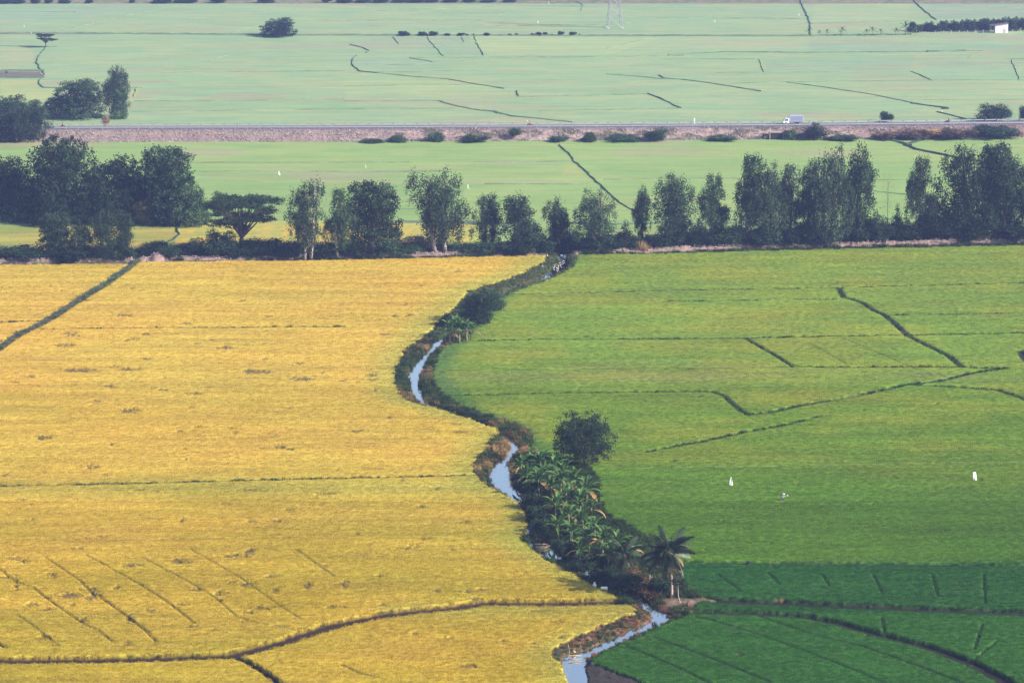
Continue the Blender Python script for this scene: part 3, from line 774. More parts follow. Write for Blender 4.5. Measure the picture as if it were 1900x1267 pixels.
# ================================================================== ROAD ON ITS EMBANKMENT
RZ = 3.4
EDGE = [(-260,241),(0,240.6),(600,239.6),(1100,237.4),(1400,235.6),(1700,233.2),(1900,231),(2160,229)]
def edge_at(px): return PT(px, yint(EDGE, px), RZ)
pxs = np.arange(-250, 2151, 10.0)
near_e = [edge_at(p) for p in pxs]
def off(i, d, z):
    a, b = near_e[max(i-1, 0)], near_e[min(i+1, len(near_e)-1)]
    t = (b - a).normalized(); n = Vector((-t.y, t.x, 0))
    if n.y < 0: n = -n
    p = near_e[i] + n * d; return Vector((p.x, p.y, z))
ROADW = 8.6
vs, fs = [], []
for i in range(len(near_e)): vs += [off(i, 0.5, RZ + .02), off(i, 4.2, RZ + .10), off(i, ROADW - .5, RZ + .02)]
for i in range(len(near_e) - 1): fs += [(3*i, 3*i+3, 3*i+4, 3*i+1), (3*i+1, 3*i+4, 3*i+5, 3*i+2)]
me = np_mesh('road', [tuple(v) for v in vs], fs); tag(obj('road', me, M['asphalt']), 'asphalt road on the stony embankment between guard rails', 'road', None, 'structure')
def mat_line():
    return mat_plain('road_paint', (.7, .7, .68), .7, .2, 3)
M['line'] = mat_line()
vs, fs = [], []
for d in (0.85, ROADW - .95):
    for i in range(len(near_e)):
        vs += [off(i, d, RZ + .055), off(i, d + .14, RZ + .055)]
        if i: b_ = len(vs) - 4; fs.append((b_, b_+2, b_+3, b_+1))
tag(obj('road_marking', np_mesh('road_marking', [tuple(v) for v in vs], fs), M['line']), 'white edge lines painted along the asphalt road', 'road marking', None, 'structure')
# embankment: crest, front slope with relief, back slope
px_f = np.arange(-250, 2151, 2.2)
ex, ey = np.interp(px_f, pxs, [p.x for p in near_e]), np.interp(px_f, pxs, [p.y for p in near_e])
prof = [(-10.6, -.3), (-9.8, .25)] + [(-9.4 + 9.3 * k / 12, .35 + (RZ - .38) * k / 12) for k in range(13)] + [(.6, RZ), (ROADW, RZ), (ROADW + 1.2, RZ - .1), (ROADW + 9, -.3)]
V, C = [], []
for d, z in prof:
    y = ey + d; n1 = fbm(ex * .25, y * .4 + 3, 51); n2 = fbm(ex * .9, y * .9, 52)
    slope = (d < 0)
    zz = np.full(len(ex), z) + ((n1 - .5) * 1.1 + (n2 - .5) * .5) * (1.0 if -9.6 < d < -.6 else 0)
    yy = y + (n1 - .5) * (1.6 if d < -9 else .5 if slope else 0)
    V.append(np.stack([ex, yy, zz], -1))
    right = sstep(1520, 1700, px_f)
    stony = mixc((.265, .205, .18), (.18, .145, .13), n2)
    earth = mixc((.28, .215, .19), (.085, .080, .055), sstep(.40, .62, n1))
    c = np.where((px_f < 735)[:, None], stony, earth)
    c = mixc(c, mixc((.13, .095, .085), (.20, .12, .10), n2), right * .8)
    if d > -1.2 and slope: c = mixc(c, (.14, .12, .13), .7)
    if d < -9.3: c = mixc(c, (.07, .10, .045), .6 * (px_f > 735))
    C.append(c)
nr_, nc_ = len(prof), len(px_f)
idx = np.arange(nr_ * nc_).reshape(nr_, nc_)
Fq = np.stack([idx[:-1, :-1], idx[:-1, 1:], idx[1:, 1:], idx[1:, :-1]], -1).reshape(-1, 4)
tag(obj('embankment', np_mesh('embankment', np.concatenate(V), Fq, np.concatenate(C)), M['soil']), 'stony road embankment with a steep pale front slope', 'embankment', None, 'structure')
k_ = 9000
p_ = rng.uniform(-200, 2100, k_) ; dens = np.where(p_ < 735, 1.0, .55); keep = rng.uniform(0, 1, k_) < dens; p_ = p_[keep]
d_ = rng.uniform(-9.6, -.7, len(p_)); x_ = np.interp(p_, px_f, ex); y_ = np.interp(p_, px_f, ey) + d_
z_ = .35 + (RZ - .38) * (d_ + 9.4) / 9.3 + (fbm(x_ * .25, y_ * .4 + 3, 51) - .5) * 1.1
lumps('riprap', np.stack([x_, y_, z_], -1), np.where(p_ < 735, rng.uniform(.14, .36, len(p_)), rng.uniform(.1, .4, len(p_))), M['stone'], 'pale riprap stones covering the road embankment', 'stones')

# guard rails: W-beam on posts, every post a part of its rail
post_me = MB(); post_me.box((0, 0, .42), (.16, .14, .90)); post_me.box((0, -.12, .60), (.12, .12, .26)); post_me = post_me.mesh('post'); post_me.materials.append(M['rail'])
def rail(d, label, x0, x1, side):
    sel = [i for i in range(len(pxs)) if x0 <= pxs[i] <= x1]
    root = empty('guard_rail', off(sel[0], d, RZ), label, 'guard rail', 'guard rails along the road')
    inv = root.location
    wprof = [(0, .44), (.05, .50), (.05, .56), (0, .61), (.05, .66), (.05, .72), (0, .78)]
    vs, fs = [], []
    for i in sel:
        for o_, z in wprof:
            p = off(i, d - side * (.19 + o_), RZ + z); vs.append(tuple(p - inv))
    w = len(wprof)
    for i in range(len(sel) - 1):
        for k in range(w - 1): fs.append((i*w+k, (i+1)*w+k, (i+1)*w+k+1, i*w+k+1))
    me = np_mesh('beam', vs, fs); beam = obj('beam', me, M['rail'], root)
    # every four metres of run
    acc, last = 0.0, off(sel[0], d, RZ)
    for i in sel[1:]:
        p = off(i, d, RZ); seg = (p - last).length; t = 4.0 - acc
        while t <= seg:
            q = last.lerp(p, t / seg)
            o = bpy.data.objects.new('post', post_me); link(o, root); o.location = q - inv
            if side < 0: o.rotation_euler.z = math.pi
            t += 4.0
        acc = (acc + seg) % 4.0; last = p
rail(.3, 'long grey guard rail on the near side of the road', 98, 2000, 1)
rail(.3, 'short grey guard rail end behind the trees at far left', -120, 84, 1)
rail(ROADW - .3, 'long grey guard rail on the far side of the road', -100, 2000, -1)
# culvert mouth under the road
cx_ = float(np.interp(1436, px_f, ex)); cy_ = float(np.interp(1436, px_f, ey))
t = empty('culvert', (cx_, cy_ - 9.9, 0), 'dark culvert mouth in the embankment below the truck', 'culvert')
m_ = MB()
m_.box((-2.2, 1.2, 1.2), (.22, 3.2, 2.9)); m_.box((2.2, 1.2, 1.2), (.22, 3.2, 2.9)); m_.box((0, 1.2, 2.75), (4.62, 3.2, .2)); m_.build('frame', M['clod'], t)
m_ = MB(); m_.box((0, .9, 1.2), (4.1, 2.2, 2.8)); m_.build('shade_block', M['black'], t)  # solid black block standing for the shade inside the culvert mouth
for s_ in (-1, 1):
    m_ = MB(); m_.box((s_ * 3.2, .9, .7), (1.8, .25, 1.7), Matrix.Rotation(s_ * -.5, 3, 'Z')); m_.build('wing_wall', M['stone'], t)

# ================================================================== PLANTS
def leaf_arrays(c, d, ln, wd, r, fold=.25):
    """one bent diamond leaf per row"""
    n = len(c)
    d = d / np.linalg.norm(d, axis=1, keepdims=True)
    s = np.cross(d, r.normal(size=(n, 3))); s /= np.linalg.norm(s, axis=1, keepdims=True) + 1e-9
    nn = np.cross(s, d)
    ln, wd = np.broadcast_to(ln, n)[:, None], np.broadcast_to(wd, n)[:, None]
    mid = c + d * ln * .45
    return np.stack([c, mid + s * wd * .5 + nn * wd * fold, c + d * ln, mid - s * wd * .5 + nn * wd * fold], 1)
def leaves_mesh(name, L, r, tone=(.7, 1.3), clump=0):
    n = len(L)
    t = r.uniform(tone[0], tone[1], n)
    if clump: t = t * np.repeat(np.exp(r.normal(0, .40, n // clump + 1)), clump)[:n]
    col = np.repeat(np.stack([t * r.uniform(.92, 1.1, n), t, t * r.uniform(.85, 1.1, n)], -1), 4, 0)
    return np_mesh(name, L.reshape(-1, 3), np.arange(4 * n).reshape(n, 4), col)
def clump_leaves(r, centers, per, spread, ln, wd, droop, shell=None):
    c = np.repeat(centers, per, 0)
    c = c + r.normal(size=c.shape) * np.asarray(spread)
    d = r.normal(size=c.shape) * np.array([1, 1, .6]) + np.array([0, 0, -droop])
    n = len(c)
    return leaf_arrays(c, d, ln * r.uniform(.6, 1.25, n), wd * r.uniform(.6, 1.25, n), r)
def lobe_points(r, lobes, n, inner=.62):
    w = np.array([max(l[3]*l[4], .01) for l in lobes]); k = r.choice(len(lobes), n, p=w / w.sum())
    v = r.normal(size=(n, 3)); v /= np.linalg.norm(v, axis=1, keepdims=True)
    v *= (r.uniform(inner ** 3, 1, n) ** (1 / 3))[:, None]
    a = np.array(lobes)
    return a[k, :3] + v * a[k, 3:6]
def branches(mb, r, base, lobes, r0):
    for l in lobes:
        tip = Vector(l[:3]); a = Vector(base(min(.92, max(.2, (tip.z * .72)))))
        m = a.lerp(tip, .5) + Vector((0, 0, -.06 * (tip - a).length))
        mb.tube([a, m, tip], [r0 * .5, r0 * .32, r0 * .1], 5, False)

PROTO = {}
def proto(key, trunk, crown):
    PROTO[key] = (trunk, crown)
def make_euc(key, seed, h, w, trunks=1, low=.3, n=5600, drape=1.0, pointed=False):
    r = np.random.default_rng(seed); rr = random.Random(seed)
    mb = MB(); lobes = []
    for k in range(trunks):
        bx = (k - (trunks - 1) / 2) * .12 * w
        lean = rr.uniform(-.05, .05) * h + bx * 1.2
        pts = [(bx + lean * t + .015 * h * math.sin(3 * t + k), .02 * h * math.sin(4 * t + 2 * k), t * h * .94) for t in (0, .15, .3, .45, .6, .75, .9, 1)]
        mb.tube(pts, [.019 * h * (1 - .85 * t) + .02 for t in (0, .15, .3, .45, .6, .75, .9, 1)], 6)
        nl = int(11 / trunks) + 3
        for q in range(nl):
            t = low + (1 - low) * (q + .5) / nl
            prof = (math.sin(math.pi * min(1, ((t - low) / (1 - low)) * .8 + .16)) ** .7) if not pointed else (1.15 - t) * 1.2
            ang = rr.uniform(0, 6.28); ro = w * .33 * prof * rr.uniform(.35, 1.0)
            p = (bx + lean * t + ro * math.cos(ang), ro * math.sin(ang), t * h * .93)
            a = w * rr.uniform(.20, .30) * (.55 + .6 * prof)
            lobes.append((*p, a, a, a * rr.uniform(1.1, 1.9)))
            mb.tube([(bx + lean * (t - .13), 0, (t - .13) * h * .93), ((bx + lean * t + p[0]) / 2, p[1] / 2, t * h * .93 - .02 * h), p], [.006 * h, .004 * h, .001 * h], 5, False)
    cl = lobe_points(r, lobes, n // 40, .6)
    Lf = clump_leaves(r, cl, 40, (.30, .30, .62 * drape), .55, .19, 1.6)
    extra = lobe_points(r, lobes, n // 9, .2)
    Lf = np.concatenate([Lf, clump_leaves(r, extra, 1, (.3, .3, .5), .55, .22, .8)])
    proto(key, mb.mesh('trunk', True), leaves_mesh('crown', Lf, r, (.6, 1.4), 40))
def make_broad(key, seed, h, w, n=8000, leaf=.5, trunk_h=.25, lobes_n=16, flat=1.0, ground=False):
    r = np.random.default_rng(seed); rr = random.Random(seed)
    mb = MB(); th = h * trunk_h
    mb.tube([(0, 0, -.2), (.02 * w, 0, th * .5), (0, .02 * w, th), (.03 * w, 0, h * .55)], [.03 * h + .05, .024 * h, .02 * h, .008 * h], 7)
    lobes = []
    for q in range(lobes_n):
        u = (q + .5) / lobes_n; ang = q * 2.4 + rr.uniform(-.4, .4)
        z = th * .9 + (h - th) * (.12 + .74 * u) * rr.uniform(.9, 1.04)
        prof = math.sqrt(max(.02, 1 - ((z - th) / (h - th) * 1.25 - .35) ** 2))
        ro = w * .36 * prof * rr.uniform(.55, 1.05)
        a = w * rr.uniform(.16, .24)
        lobes.append((ro * math.cos(ang), ro * math.sin(ang), z, a, a, a * .8 * flat))
        mb.tube([(0, 0, th * .9), (ro * .5 * math.cos(ang), ro * .5 * math.sin(ang), (th + z) * .5), (ro * math.cos(ang), ro * math.sin(ang), z)], [.010 * h, .006 * h, .002 * h], 5, False)
    lobes.append((0, 0, h * .66, w * .24, w * .24, h * .22))
    if ground:
        for q in range(6): lobes.append((w * .3 * math.cos(q * 1.05), w * .3 * math.sin(q * 1.05), h * .22, w * .2, w * .2, h * .2))
    cl = lobe_points(r, lobes, n // 22, .8)
    Lf = clump_leaves(r, cl, 22, (leaf * .8, leaf * .8, leaf * .6), leaf, leaf * .62, .25)
    proto(key, mb.mesh('trunk', True), leaves_mesh('crown', Lf, r, (.6, 1.4), 22))
def make_umbrella(key, seed, h, w, n=5200):
    r = np.random.default_rng(seed); rr = random.Random(seed)
    mb = MB(); lobes = []
    mb.tube([(0, 0, -.2), (.03 * w, 0, .16 * h), (.02 * w, 0, .32 * h)], [.035 * h, .028 * h, .025 * h], 7)
    for q in range(19):
        ang = q * 2.399; ro = w * (.06 + .36 * (q / 19) ** .6) * rr.uniform(.85, 1.1)
        z = h * (rr.uniform(.86, .97) if q % 3 else rr.uniform(.50, .76))
        p = (ro * math.cos(ang), ro * math.sin(ang), z)
        a = w * rr.uniform(.13, .20)
        lobes.append((*p, a, a, h * .06))
        j = (p[0] * .45, p[1] * .45, h * .58)
        mb.tube([(.02 * w, 0, .3 * h), j, p], [.016 * h, .010 * h, .003 * h], 5, False)
        for _ in range(3):
            e = (p[0] + rr.uniform(-1, 1) * a, p[1] + rr.uniform(-1, 1) * a, z + rr.uniform(0, .03) * h)
            mb.tube([j, ((j[0]+e[0])/2, (j[1]+e[1])/2, (j[2]+e[2])/2 + .04*h), e], [.006 * h, .004 * h, .0015 * h], 4, False)
    cl = lobe_points(r, lobes, n // 14, .2)
    Lf = clump_leaves(r, cl, 14, (.32, .32, .10), .36, .20, 0.0)
    proto(key, mb.mesh('trunk', True), leaves_mesh('crown', Lf, r))
def make_bush(key, seed, h, w, n=4600, leaf=.34, lobes_n=8, cone=False):
    r = np.random.default_rng(seed); rr = random.Random(seed)
    mb = MB(); lobes = []
    for q in range(lobes_n):
        u = (q + .5) / lobes_n; ang = q * 2.4 + rr.uniform(-.3, .3)
        ro = w * (.33 * (1 - u) * rr.uniform(.6, 1.1) if cone else .30 * rr.uniform(.3, 1.05))
        z = h * (.12 + .76 * (u if cone else rr.uniform(.05, 1.0) * (1.1 - 1.3 * ro / w)))
        a = w * rr.uniform(.18, .25) * ((1.05 - u) * .9 + .15 if cone else 1)
        lobes.append((ro * math.cos(ang), ro * math.sin(ang), z, a, a, min(a * 1.1, h * .3)))
        mb.tube([(ro * .1 * math.cos(ang), ro * .1 * math.sin(ang), -.1), (ro * .5 * math.cos(ang), ro * .5 * math.sin(ang), z * .6), (ro * math.cos(ang), ro * math.sin(ang), z)], [.012 * h + .015, .01 * h, .004 * h], 5, False)
    cl = lobe_points(r, lobes, n // 13, .4)
    Lf = clump_leaves(r, cl, 13, (leaf * .6,) * 3, leaf, leaf * .45, .1)
    Lf[..., 2] = np.maximum(Lf[..., 2], .02)
    proto(key, mb.mesh('stem', True), leaves_mesh('foliage', Lf, r, (.6, 1.4), 13))
def make_bare(key, seed, h, w):
    r = np.random.default_rng(seed); rr = random.Random(seed)
    mb = MB(); mb.tube([(0, 0, -.2), (.1, 0, h * .4), (0, .1, h * .75), (.1, 0, h)], [.09, .07, .045, .015], 6)
    tips = []
    for q in range(34):
        t = .42 + .56 * q / 34; ang = q * 2.4; l = w * .5 * rr.uniform(.5, 1) * (1.1 - abs(t - .75) * 1.4)
        e = (l * math.cos(ang), l * math.sin(ang), t * h + l * .7); tips.append(e)
        mb.tube([(0, 0, t * h), (l * .5 * math.cos(ang), l * .5 * math.sin(ang), t * h + l * .5), e], [.025, .016, .006], 4, False)
    Lf = clump_leaves(r, np.array(tips), 5, (.3, .3, .3), .28, .09, .5)
    proto(key, mb.mesh('trunk', True), leaves_mesh('crown', Lf, r))

make_euc('euc_a', 1, 20, 9, 1, .26, 9111); make_euc('euc_b', 2, 20, 9.5, 2, .30, 8590); make_euc('euc_c', 3, 18, 8, 1, .14, 8590)
make_euc('euc_d', 4, 16, 8, 2, .10, 8330, .9); make_euc('euc_e', 5, 21, 10, 2, .20, 9891, 1.6); make_euc('euc_f', 6, 16, 7, 1, .06, 7809, .9, True)
make_euc('euc_g', 7, 20, 10, 1, .22, 9632, 1.2); make_euc('euc_h', 8, 20, 9, 2, .12, 9891, 1.2)
make_broad('broad_a', 11, 16, 17, 16000, .55, .2, 20); make_broad('broad_b', 12, 15, 15, 15000, .55, .15, 22); make_broad('broad_c', 13, 17, 12, 15000, .5, .10, 24, 1.0, True); make_broad('broad_d', 14, 11, 13, 11000, .5, .08, 18, 1, True)
make_broad('round', 21, 10, 11, 17000, .34, .17, 24); make_umbrella('umbrella', 31, 15, 18, 24000)
make_bush('bush_a', 41, 3.5, 4.5); make_bush('bush_b', 42, 3.2, 5.5, 5000); make_bush('bush_c', 43, 5.5, 5.5, 6000); make_bush('cone', 44, 7, 4, 2800, .3, 10, True); make_bush('shrub', 45, 8, 6, 11000, .32, 16)
make_bare('bare', 51, 15, 4)
DIM = dict(euc_a=(20,9), euc_b=(20,9.5), euc_c=(18,8), euc_d=(16,8), euc_e=(21,10), euc_f=(16,7), euc_g=(20,10), euc_h=(20,9), broad_a=(16,17), broad_b=(15,15), broad_c=(17,12), broad_d=(11,13),
           round=(10,11), umbrella=(15,18), bush_a=(3.5,4.5), bush_b=(3.2,5.5), bush_c=(5.5,5.5), cone=(7,4), shrub=(8,6), bare=(15,4))
_cache = {}
def plant(key, px, py, hpx, wpx, leaf, label, group=None, name=None, bark='bark', z0=None, rz=None, cat=None):
    """a tree or bush of the given height and width standing at the ground point; meshes are shared between alike plants"""
    z = ground_z(px, py) if z0 is None else z0
    if z > .3 and z0 is None: z = .1
    s = S(px, py); p = PT(px, py, z)
    p0 = P(px, py, z); h, w = hpx / s / .985, wpx / s
    if DIM[key][0] != 0:
        co = np.empty(len(PROTO[key][1].vertices) * 3, np.float32); PROTO[key][1].vertices.foreach_get('co', co); co = co.reshape(-1, 3)
        sp = [np.percentile(co[:, q], 98.6) - np.percentile(co[:, q], 1.4) for q in (0, 1)]
        DIM[key] = (0, float(np.percentile(co[:, 2], 99.8)), float(sum(sp) / 2))
    _, dh, dw = DIM[key]
    tree = key.startswith(('euc', 'broad', 'round', 'umb', 'bare'))
    name = name or ('tree' if tree else 'bush')
    sc = (w / dw, w / dw, h / dh)
    root = empty(name, (float(p0[0]), float(p0[1]), z), label, cat or ('tree' if tree else 'bush'), group, random.uniform(0, 6.28) if rz is None else rz, sc)
    tm, cm = PROTO[key]
    for me, mt in ((tm, bark), (cm, leaf)):
        k = (me.name, mt)
        if k not in _cache:
            m2 = me.copy(); m2.name = me.name.split('.')[0]; m2.materials.clear(); m2.materials.append(M[mt]); _cache[k] = m2
        link(bpy.data.objects.new(_cache[k].name.split('.')[0], _cache[k]), root)
    return root
ORD = 'first second third fourth fifth sixth seventh eighth ninth tenth eleventh twelfth thirteenth fourteenth fifteenth sixteenth seventeenth eighteenth nineteenth twentieth'.split() + ['twenty-' + w for w in 'first second third fourth fifth sixth seventh eighth ninth'.split()]
GT, GF, GB_, GU, GM, GR_, GX = ('trees in the row behind the dug berm', 'trees of the dark grove at the left', 'bushes under the tree row', 'trees beside the road at the upper left',
        'bushes on the road embankment', 'bushes along the far bund', 'shrubs of the far plantation')
# --- the tree row, left to right
for a in [
 ('broad_c',104,481,86,62,'dark_leaf','dark dense tree at the left end of the near row, beside a paler bush-like tree',GT),
 ('euc_d',150,483,66,48,'mid_leaf','pale green short tree standing in front of the left near clump',GT),
 ('euc_h',196,482,98,70,'dark_leaf','tallest tree of the small clump left of the reed ditch',GT),
 ('euc_f',231,481,84,40,'dark_leaf','pointed dark tree at the right edge of the clump by the reed ditch',GT),
 ('umbrella',452,474,108,132,'dark_leaf','flat-topped spreading tree with bare limbs showing under its crown',GT),
 ('euc_b',570,484,148,68,'euc','tall twin-stemmed eucalyptus with long pale bare stems',GT),
 ('euc_a',626,481,130,54,'mid_leaf','thin light green eucalyptus between the twin-stemmed one and a dark broad tree',GT),
 ('broad_c',690,476,138,92,'dark_leaf','broad very dark tree with low skirts right of the twin-stemmed eucalyptus',GT),
 ('euc_e',818,470,154,104,'euc','tall loose tree with drooping branches standing alone in the row middle',GT),
 ('euc_d',906,466,104,52,'euc','leafy low-branched tree just right of the tall drooping one',GT),
 ('euc_f',963,470,106,72,'euc','pointed tree with a white egret on its tip',GT),
 ('euc_c',1031,470,102,48,'dark_leaf','small narrow tree at the head of the stream',GT),
 ('euc_h',1105,470,118,74,'euc','full leafy tree just right of the stream head',GT),
 ('euc_c',1192,446,100,32,'dark_leaf','very narrow dark columnar tree above the straw clump',GT),
 ('euc_g',1249,462,136,76,'euc','pale leaning tree with a round top and open side branch',GT),
 ('euc_a',1322,458,134,54,'euc','slim drooping tree between the pale leaning one and the tall right block',GT),
 ('euc_a',1388,458,170,66,'dark_leaf','tall round-topped tree starting the dense right block',GT),
 ('euc_h',1424,458,150,64,'euc','leafy tree filling the gap right of the round-topped one',GT),
 ('euc_a',1466,452,146,42,'euc','slim tree with hanging twigs in the middle of the right block',GT),
 ('euc_b',1502,444,148,50,'dark_leaf','darker slim tree left of the tallest full column',GT),
 ('euc_h',1536,458,180,78,'euc','tallest full leafy column of the right block',GT),
 ('euc_c',1592,452,180,66,'dark_leaf','tall straight dark column left of the dead sapling',GT),
 ('bare',1645,448,128,22,'dry_leaf','nearly leafless pinkish sapling standing in the gap',GT),
 ('euc_a',1708,450,158,50,'euc','slender tree with one straight pale trunk right of the dead sapling',GT),
 ('euc_g',1786,449,176,84,'dark_leaf','large dark tree with a thin pale trunk near the right edge',GT),
 ('broad_c',1842,436,168,66,'dark_leaf','broad-leaved tree top rising behind the right edge trees',GT),
 ('euc_h',1868,448,168,84,'dark_leaf','dense dark tree second from the right edge of the row',GT),
 ('euc_b',1908,448,158,64,'dark_leaf','last tree of the row, cut off by the right edge',GT)]:
    plant(*a, bark='pale_bark' if a[0] in ('euc_a', 'euc_b', 'euc_e') else 'pink_bark' if a[0] == 'bare' else 'bark', rz=0.0 if a[0] in ('euc_b',) else None)
# --- grove at the left
for a in [
 ('broad_a',116,412,155,128,'dark_leaf','biggest dark tree of the left grove with a wide domed crown',GF),
 ('broad_b',214,412,121,98,'dark_leaf','round-topped dark tree right of the biggest grove tree',GF),
 ('broad_c',312,416,141,104,'dark_leaf','tall leafy tree at the right side of the left grove',GF),
 ('broad_d',346,420,86,78,'mid_leaf','lighter green low tree at the right corner of the left grove',GF),
 ('broad_b',22,408,112,86,'dark_leaf','dark tree at the left edge of the grove',GF),
 ('broad_d',52,410,84,86,'mid_leaf','lower lighter tree in front of the left edge grove tree',GF),
 ('broad_d',158,414,78,92,'dark_leaf','low dark tree in front of the biggest grove tree',GF),
 ('broad_d',222,417,72,84,'dark_leaf','low dark tree under the round-topped grove tree',GF),
 ('broad_a',-26,402,118,100,'dark_leaf','grove tree mostly cut off by the left edge',GF),
 ('euc_c',262,420,46,30,'yellow_leaf','slender yellowing young tree at the foot of the grove',GF),
 ('euc_d',292,420,48,36,'mid_leaf','small bright green young tree beside the yellowing one',GF),
 ('broad_d',98,418,62,82,'dark_leaf','lowest dark spreading tree at the front of the grove',GF),
 ('broad_c',272,410,84,60,'dark_leaf','dark tree squeezed between the grove tops at its right half',GF),
 ('broad_d',412,402,46,34,'mid_leaf','small round tree peeping out behind the flat-topped tree',GF)]:
    plant(*a)
# --- beside the road, upper left
for a in [
 ('euc_g',213,218,93,48,'dark_leaf','tall two-tiered tree behind the road at upper left',GU),
 ('broad_c',152,222,72,80,'mid_leaf','lighter feathery tree left of the tall two-tiered one behind the road',GU),
 ('broad_b',112,222,46,54,'dark_leaf','dark round tree behind the road guard rail end',GU),
 ('euc_d',62,230,44,48,'mid_leaf','small leafy tree behind the road left of the dark round one',GU),
 ('broad_d',18,232,54,66,'dark_leaf','dark tree behind the road at the upper left edge',GU),
 ('euc_h',72,264,72,44,'dark_leaf','dark tree on the near road bank hiding the guard rail end',GU),
 ('euc_d',36,266,62,52,'dark_leaf','second dark tree on the near road bank from the left edge',GU),
 ('broad_d',2,264,54,60,'dark_leaf','dark tree on the near road bank at the left edge',GU),
 ('euc_f',228,222,60,30,'mid_leaf','leafy side stem right of the tall two-tiered tree',GU)]:
    plant(*a)
# --- solitary trees
plant('round', 1084, 868, 104, 97, 'dark_leaf', 'solitary round dark tree in the green field above the bananas', rz=.6)
plant('broad_d', 518, 68.5, 34, 58, 'dark_leaf', 'lone round tree on the far bund at upper left centre', z0=.3)
plant('umbrella', 85, 89, 25, 34, 'dark_leaf', 'small flat-topped lone tree by the far ditch at upper left', z0=.3)
plant('shrub', 884, 603, 67, 58, 'dark_leaf', 'large dark rounded shrub on the stream bank above the upper bananas')
plant('shrub', 914, 578, 40, 40, 'mid_leaf', 'smaller greener shrub touching the right of the large dark stream shrub')
plant('bush_a', 828, 606, 24, 26, 'dark_leaf', 'low dark bush left of the upper banana clump')
# --- bushes under the row
for i_, a in enumerate([
 ('bush_a',290,474,26,46,'dark_leaf','low dark bush just right of the reed ditch mouth'),('bush_c',356,476,34,44,'dark_leaf','dark feathery bush left of the flat-topped tree'),
 ('bush_c',408,478,50,56,'dark_leaf','tall dark bush at the left foot of the flat-topped tree'),('bush_b',322,478,22,60,'dark_leaf','wide low bush between two dark bushes near the reed ditch'),
 ('bush_b',492,478,34,66,'dark_leaf','dark bush right under the flat-topped tree'),('bush_a',540,478,30,52,'dark_leaf','dark bush left of the twin pale stems'),
 ('bush_b',602,479,28,52,'dark_leaf','low bush between the two pale-stemmed trees'),('bush_c',656,477,36,50,'mid_leaf','greener bush at the left foot of the broad dark tree'),
 ('bush_a',718,475,30,54,'mid_leaf','grey-green bush at the right foot of the broad dark tree'),('bush_b',760,473,20,56,'mid_leaf','low straggly bush left of the drooping tree'),
 ('bush_a',862,471,20,52,'mid_leaf','low bush at the right foot of the drooping tree'),('bush_a',900,473,24,54,'mid_leaf','green bush on the berm left of the egret tree'),
 ('bush_b',1000,470,26,56,'dark_leaf','dark bush left of the stream head'),('bush_c',1068,468,38,44,'dark_leaf','dark bush right of the stream head'),
 ('cone',1160,466,56,36,'dark_leaf','pointed dark bush left of the narrow columnar tree'),('bush_c',1136,467,34,42,'dark_leaf','dark bush between the full leafy tree and the pointed bush'),
 ('cone',1262,460,70,42,'dark_leaf','dark bush under the pale leaning tree'),('bush_c',1224,464,36,50,'dark_leaf','low dark bush left of the pale leaning tree foot'),
 ('bush_c',1306,460,42,54,'dark_leaf','dark bush at the foot of the slim drooping tree'),('bush_b',1352,459,40,64,'mid_leaf','blue-green wide bush before the dense right block'),
 ('bush_a',1500,455,42,54,'dark_leaf','dark bush at the foot of the slim dark tree'),('bush_c',1628,451,54,54,'dark_leaf','dark bush around the foot of the dead sapling'),
 ('cone',1664,450,70,28,'dark_leaf','narrow pointed bush right of the dead sapling'),('bush_c',1738,449,80,66,'dark_leaf','tall rounded bush right of the straight pale trunk'),
 ('bush_b',1690,450,36,62,'dark_leaf','low bush left of the straight pale trunk'),('bush_c',1822,448,56,62,'dark_leaf','dark bush between the two last large trees'),
 ('bush_b',1450,456,34,64,'dark_leaf','low dark bush under the hanging twigs'),('bush_b',1574,453,36,62,'dark_leaf','low dark bush at the foot of the straight dark column'),
 ('bush_b',40,481,24,92,'dark_leaf','long low dark bush at the left edge on the berm'),('bush_b',1880,447,36,80,'dark_leaf','low dark bush at the right edge of the row'),
 ('bush_b',448,477,30,70,'dark_leaf','dark bush around the trunk of the flat-topped tree'),('bush_b',960,472,24,70,'dark_leaf','dark low bush under the egret tree'),('bush_a',1105,469,30,60,'dark_leaf','dark bush under the full leafy tree'),
 ('bush_b',130,483,24,80,'dark_leaf','dark low bush under the left near clump'),('bush_b',222,482,26,50,'dark_leaf','dark low bush under the pointed tree by the reed ditch'),('bush_b',1405,457,30,70,'dark_leaf','dark low bush under the round-topped tree'),('bush_b',1780,448,30,80,'dark_leaf','dark low bush under the large dark right tree')]):
    plant(*a, GB_)
def straw_clump(px, py, h, w, n, label):
    r = np.random.default_rng(int(px)); x, y = P(px, py, .1)
    c = np.stack([r.normal(0, w * .25, n), r.normal(0, w * .2, n), np.zeros(n)], -1); d = np.stack([r.normal(0, .28, n), r.normal(0, .28, n), np.ones(n)], -1)
    o = obj('grass_clump', leaves_mesh('grass_clump', leaf_arrays(c, d, h * r.uniform(.5, 1.1, n), .10, r), r), M['straw']); o.location = (float(x), float(y), .1); tag(o, label, 'grass clump')
straw_clump(1193, 469, 3.4, 2.6, 260, 'dry straw coloured tall grass clump under the narrow columnar tree')
plant('bush_b', 1095, 470, 10, 34, 'straw', 'low dry brown brush on the berm right of the stream head', None, 'brush', cat='brush')
plant('bush_b', 989, 474, 13, 12, 'straw', 'small conical heap of dry stalks left of the stream head', None, 'brush', cat='brush')
plant('bush_a', 770, 465, 26, 60, 'straw', 'dry pale brush at the left foot of the drooping tree', None, 'brush', cat='brush')
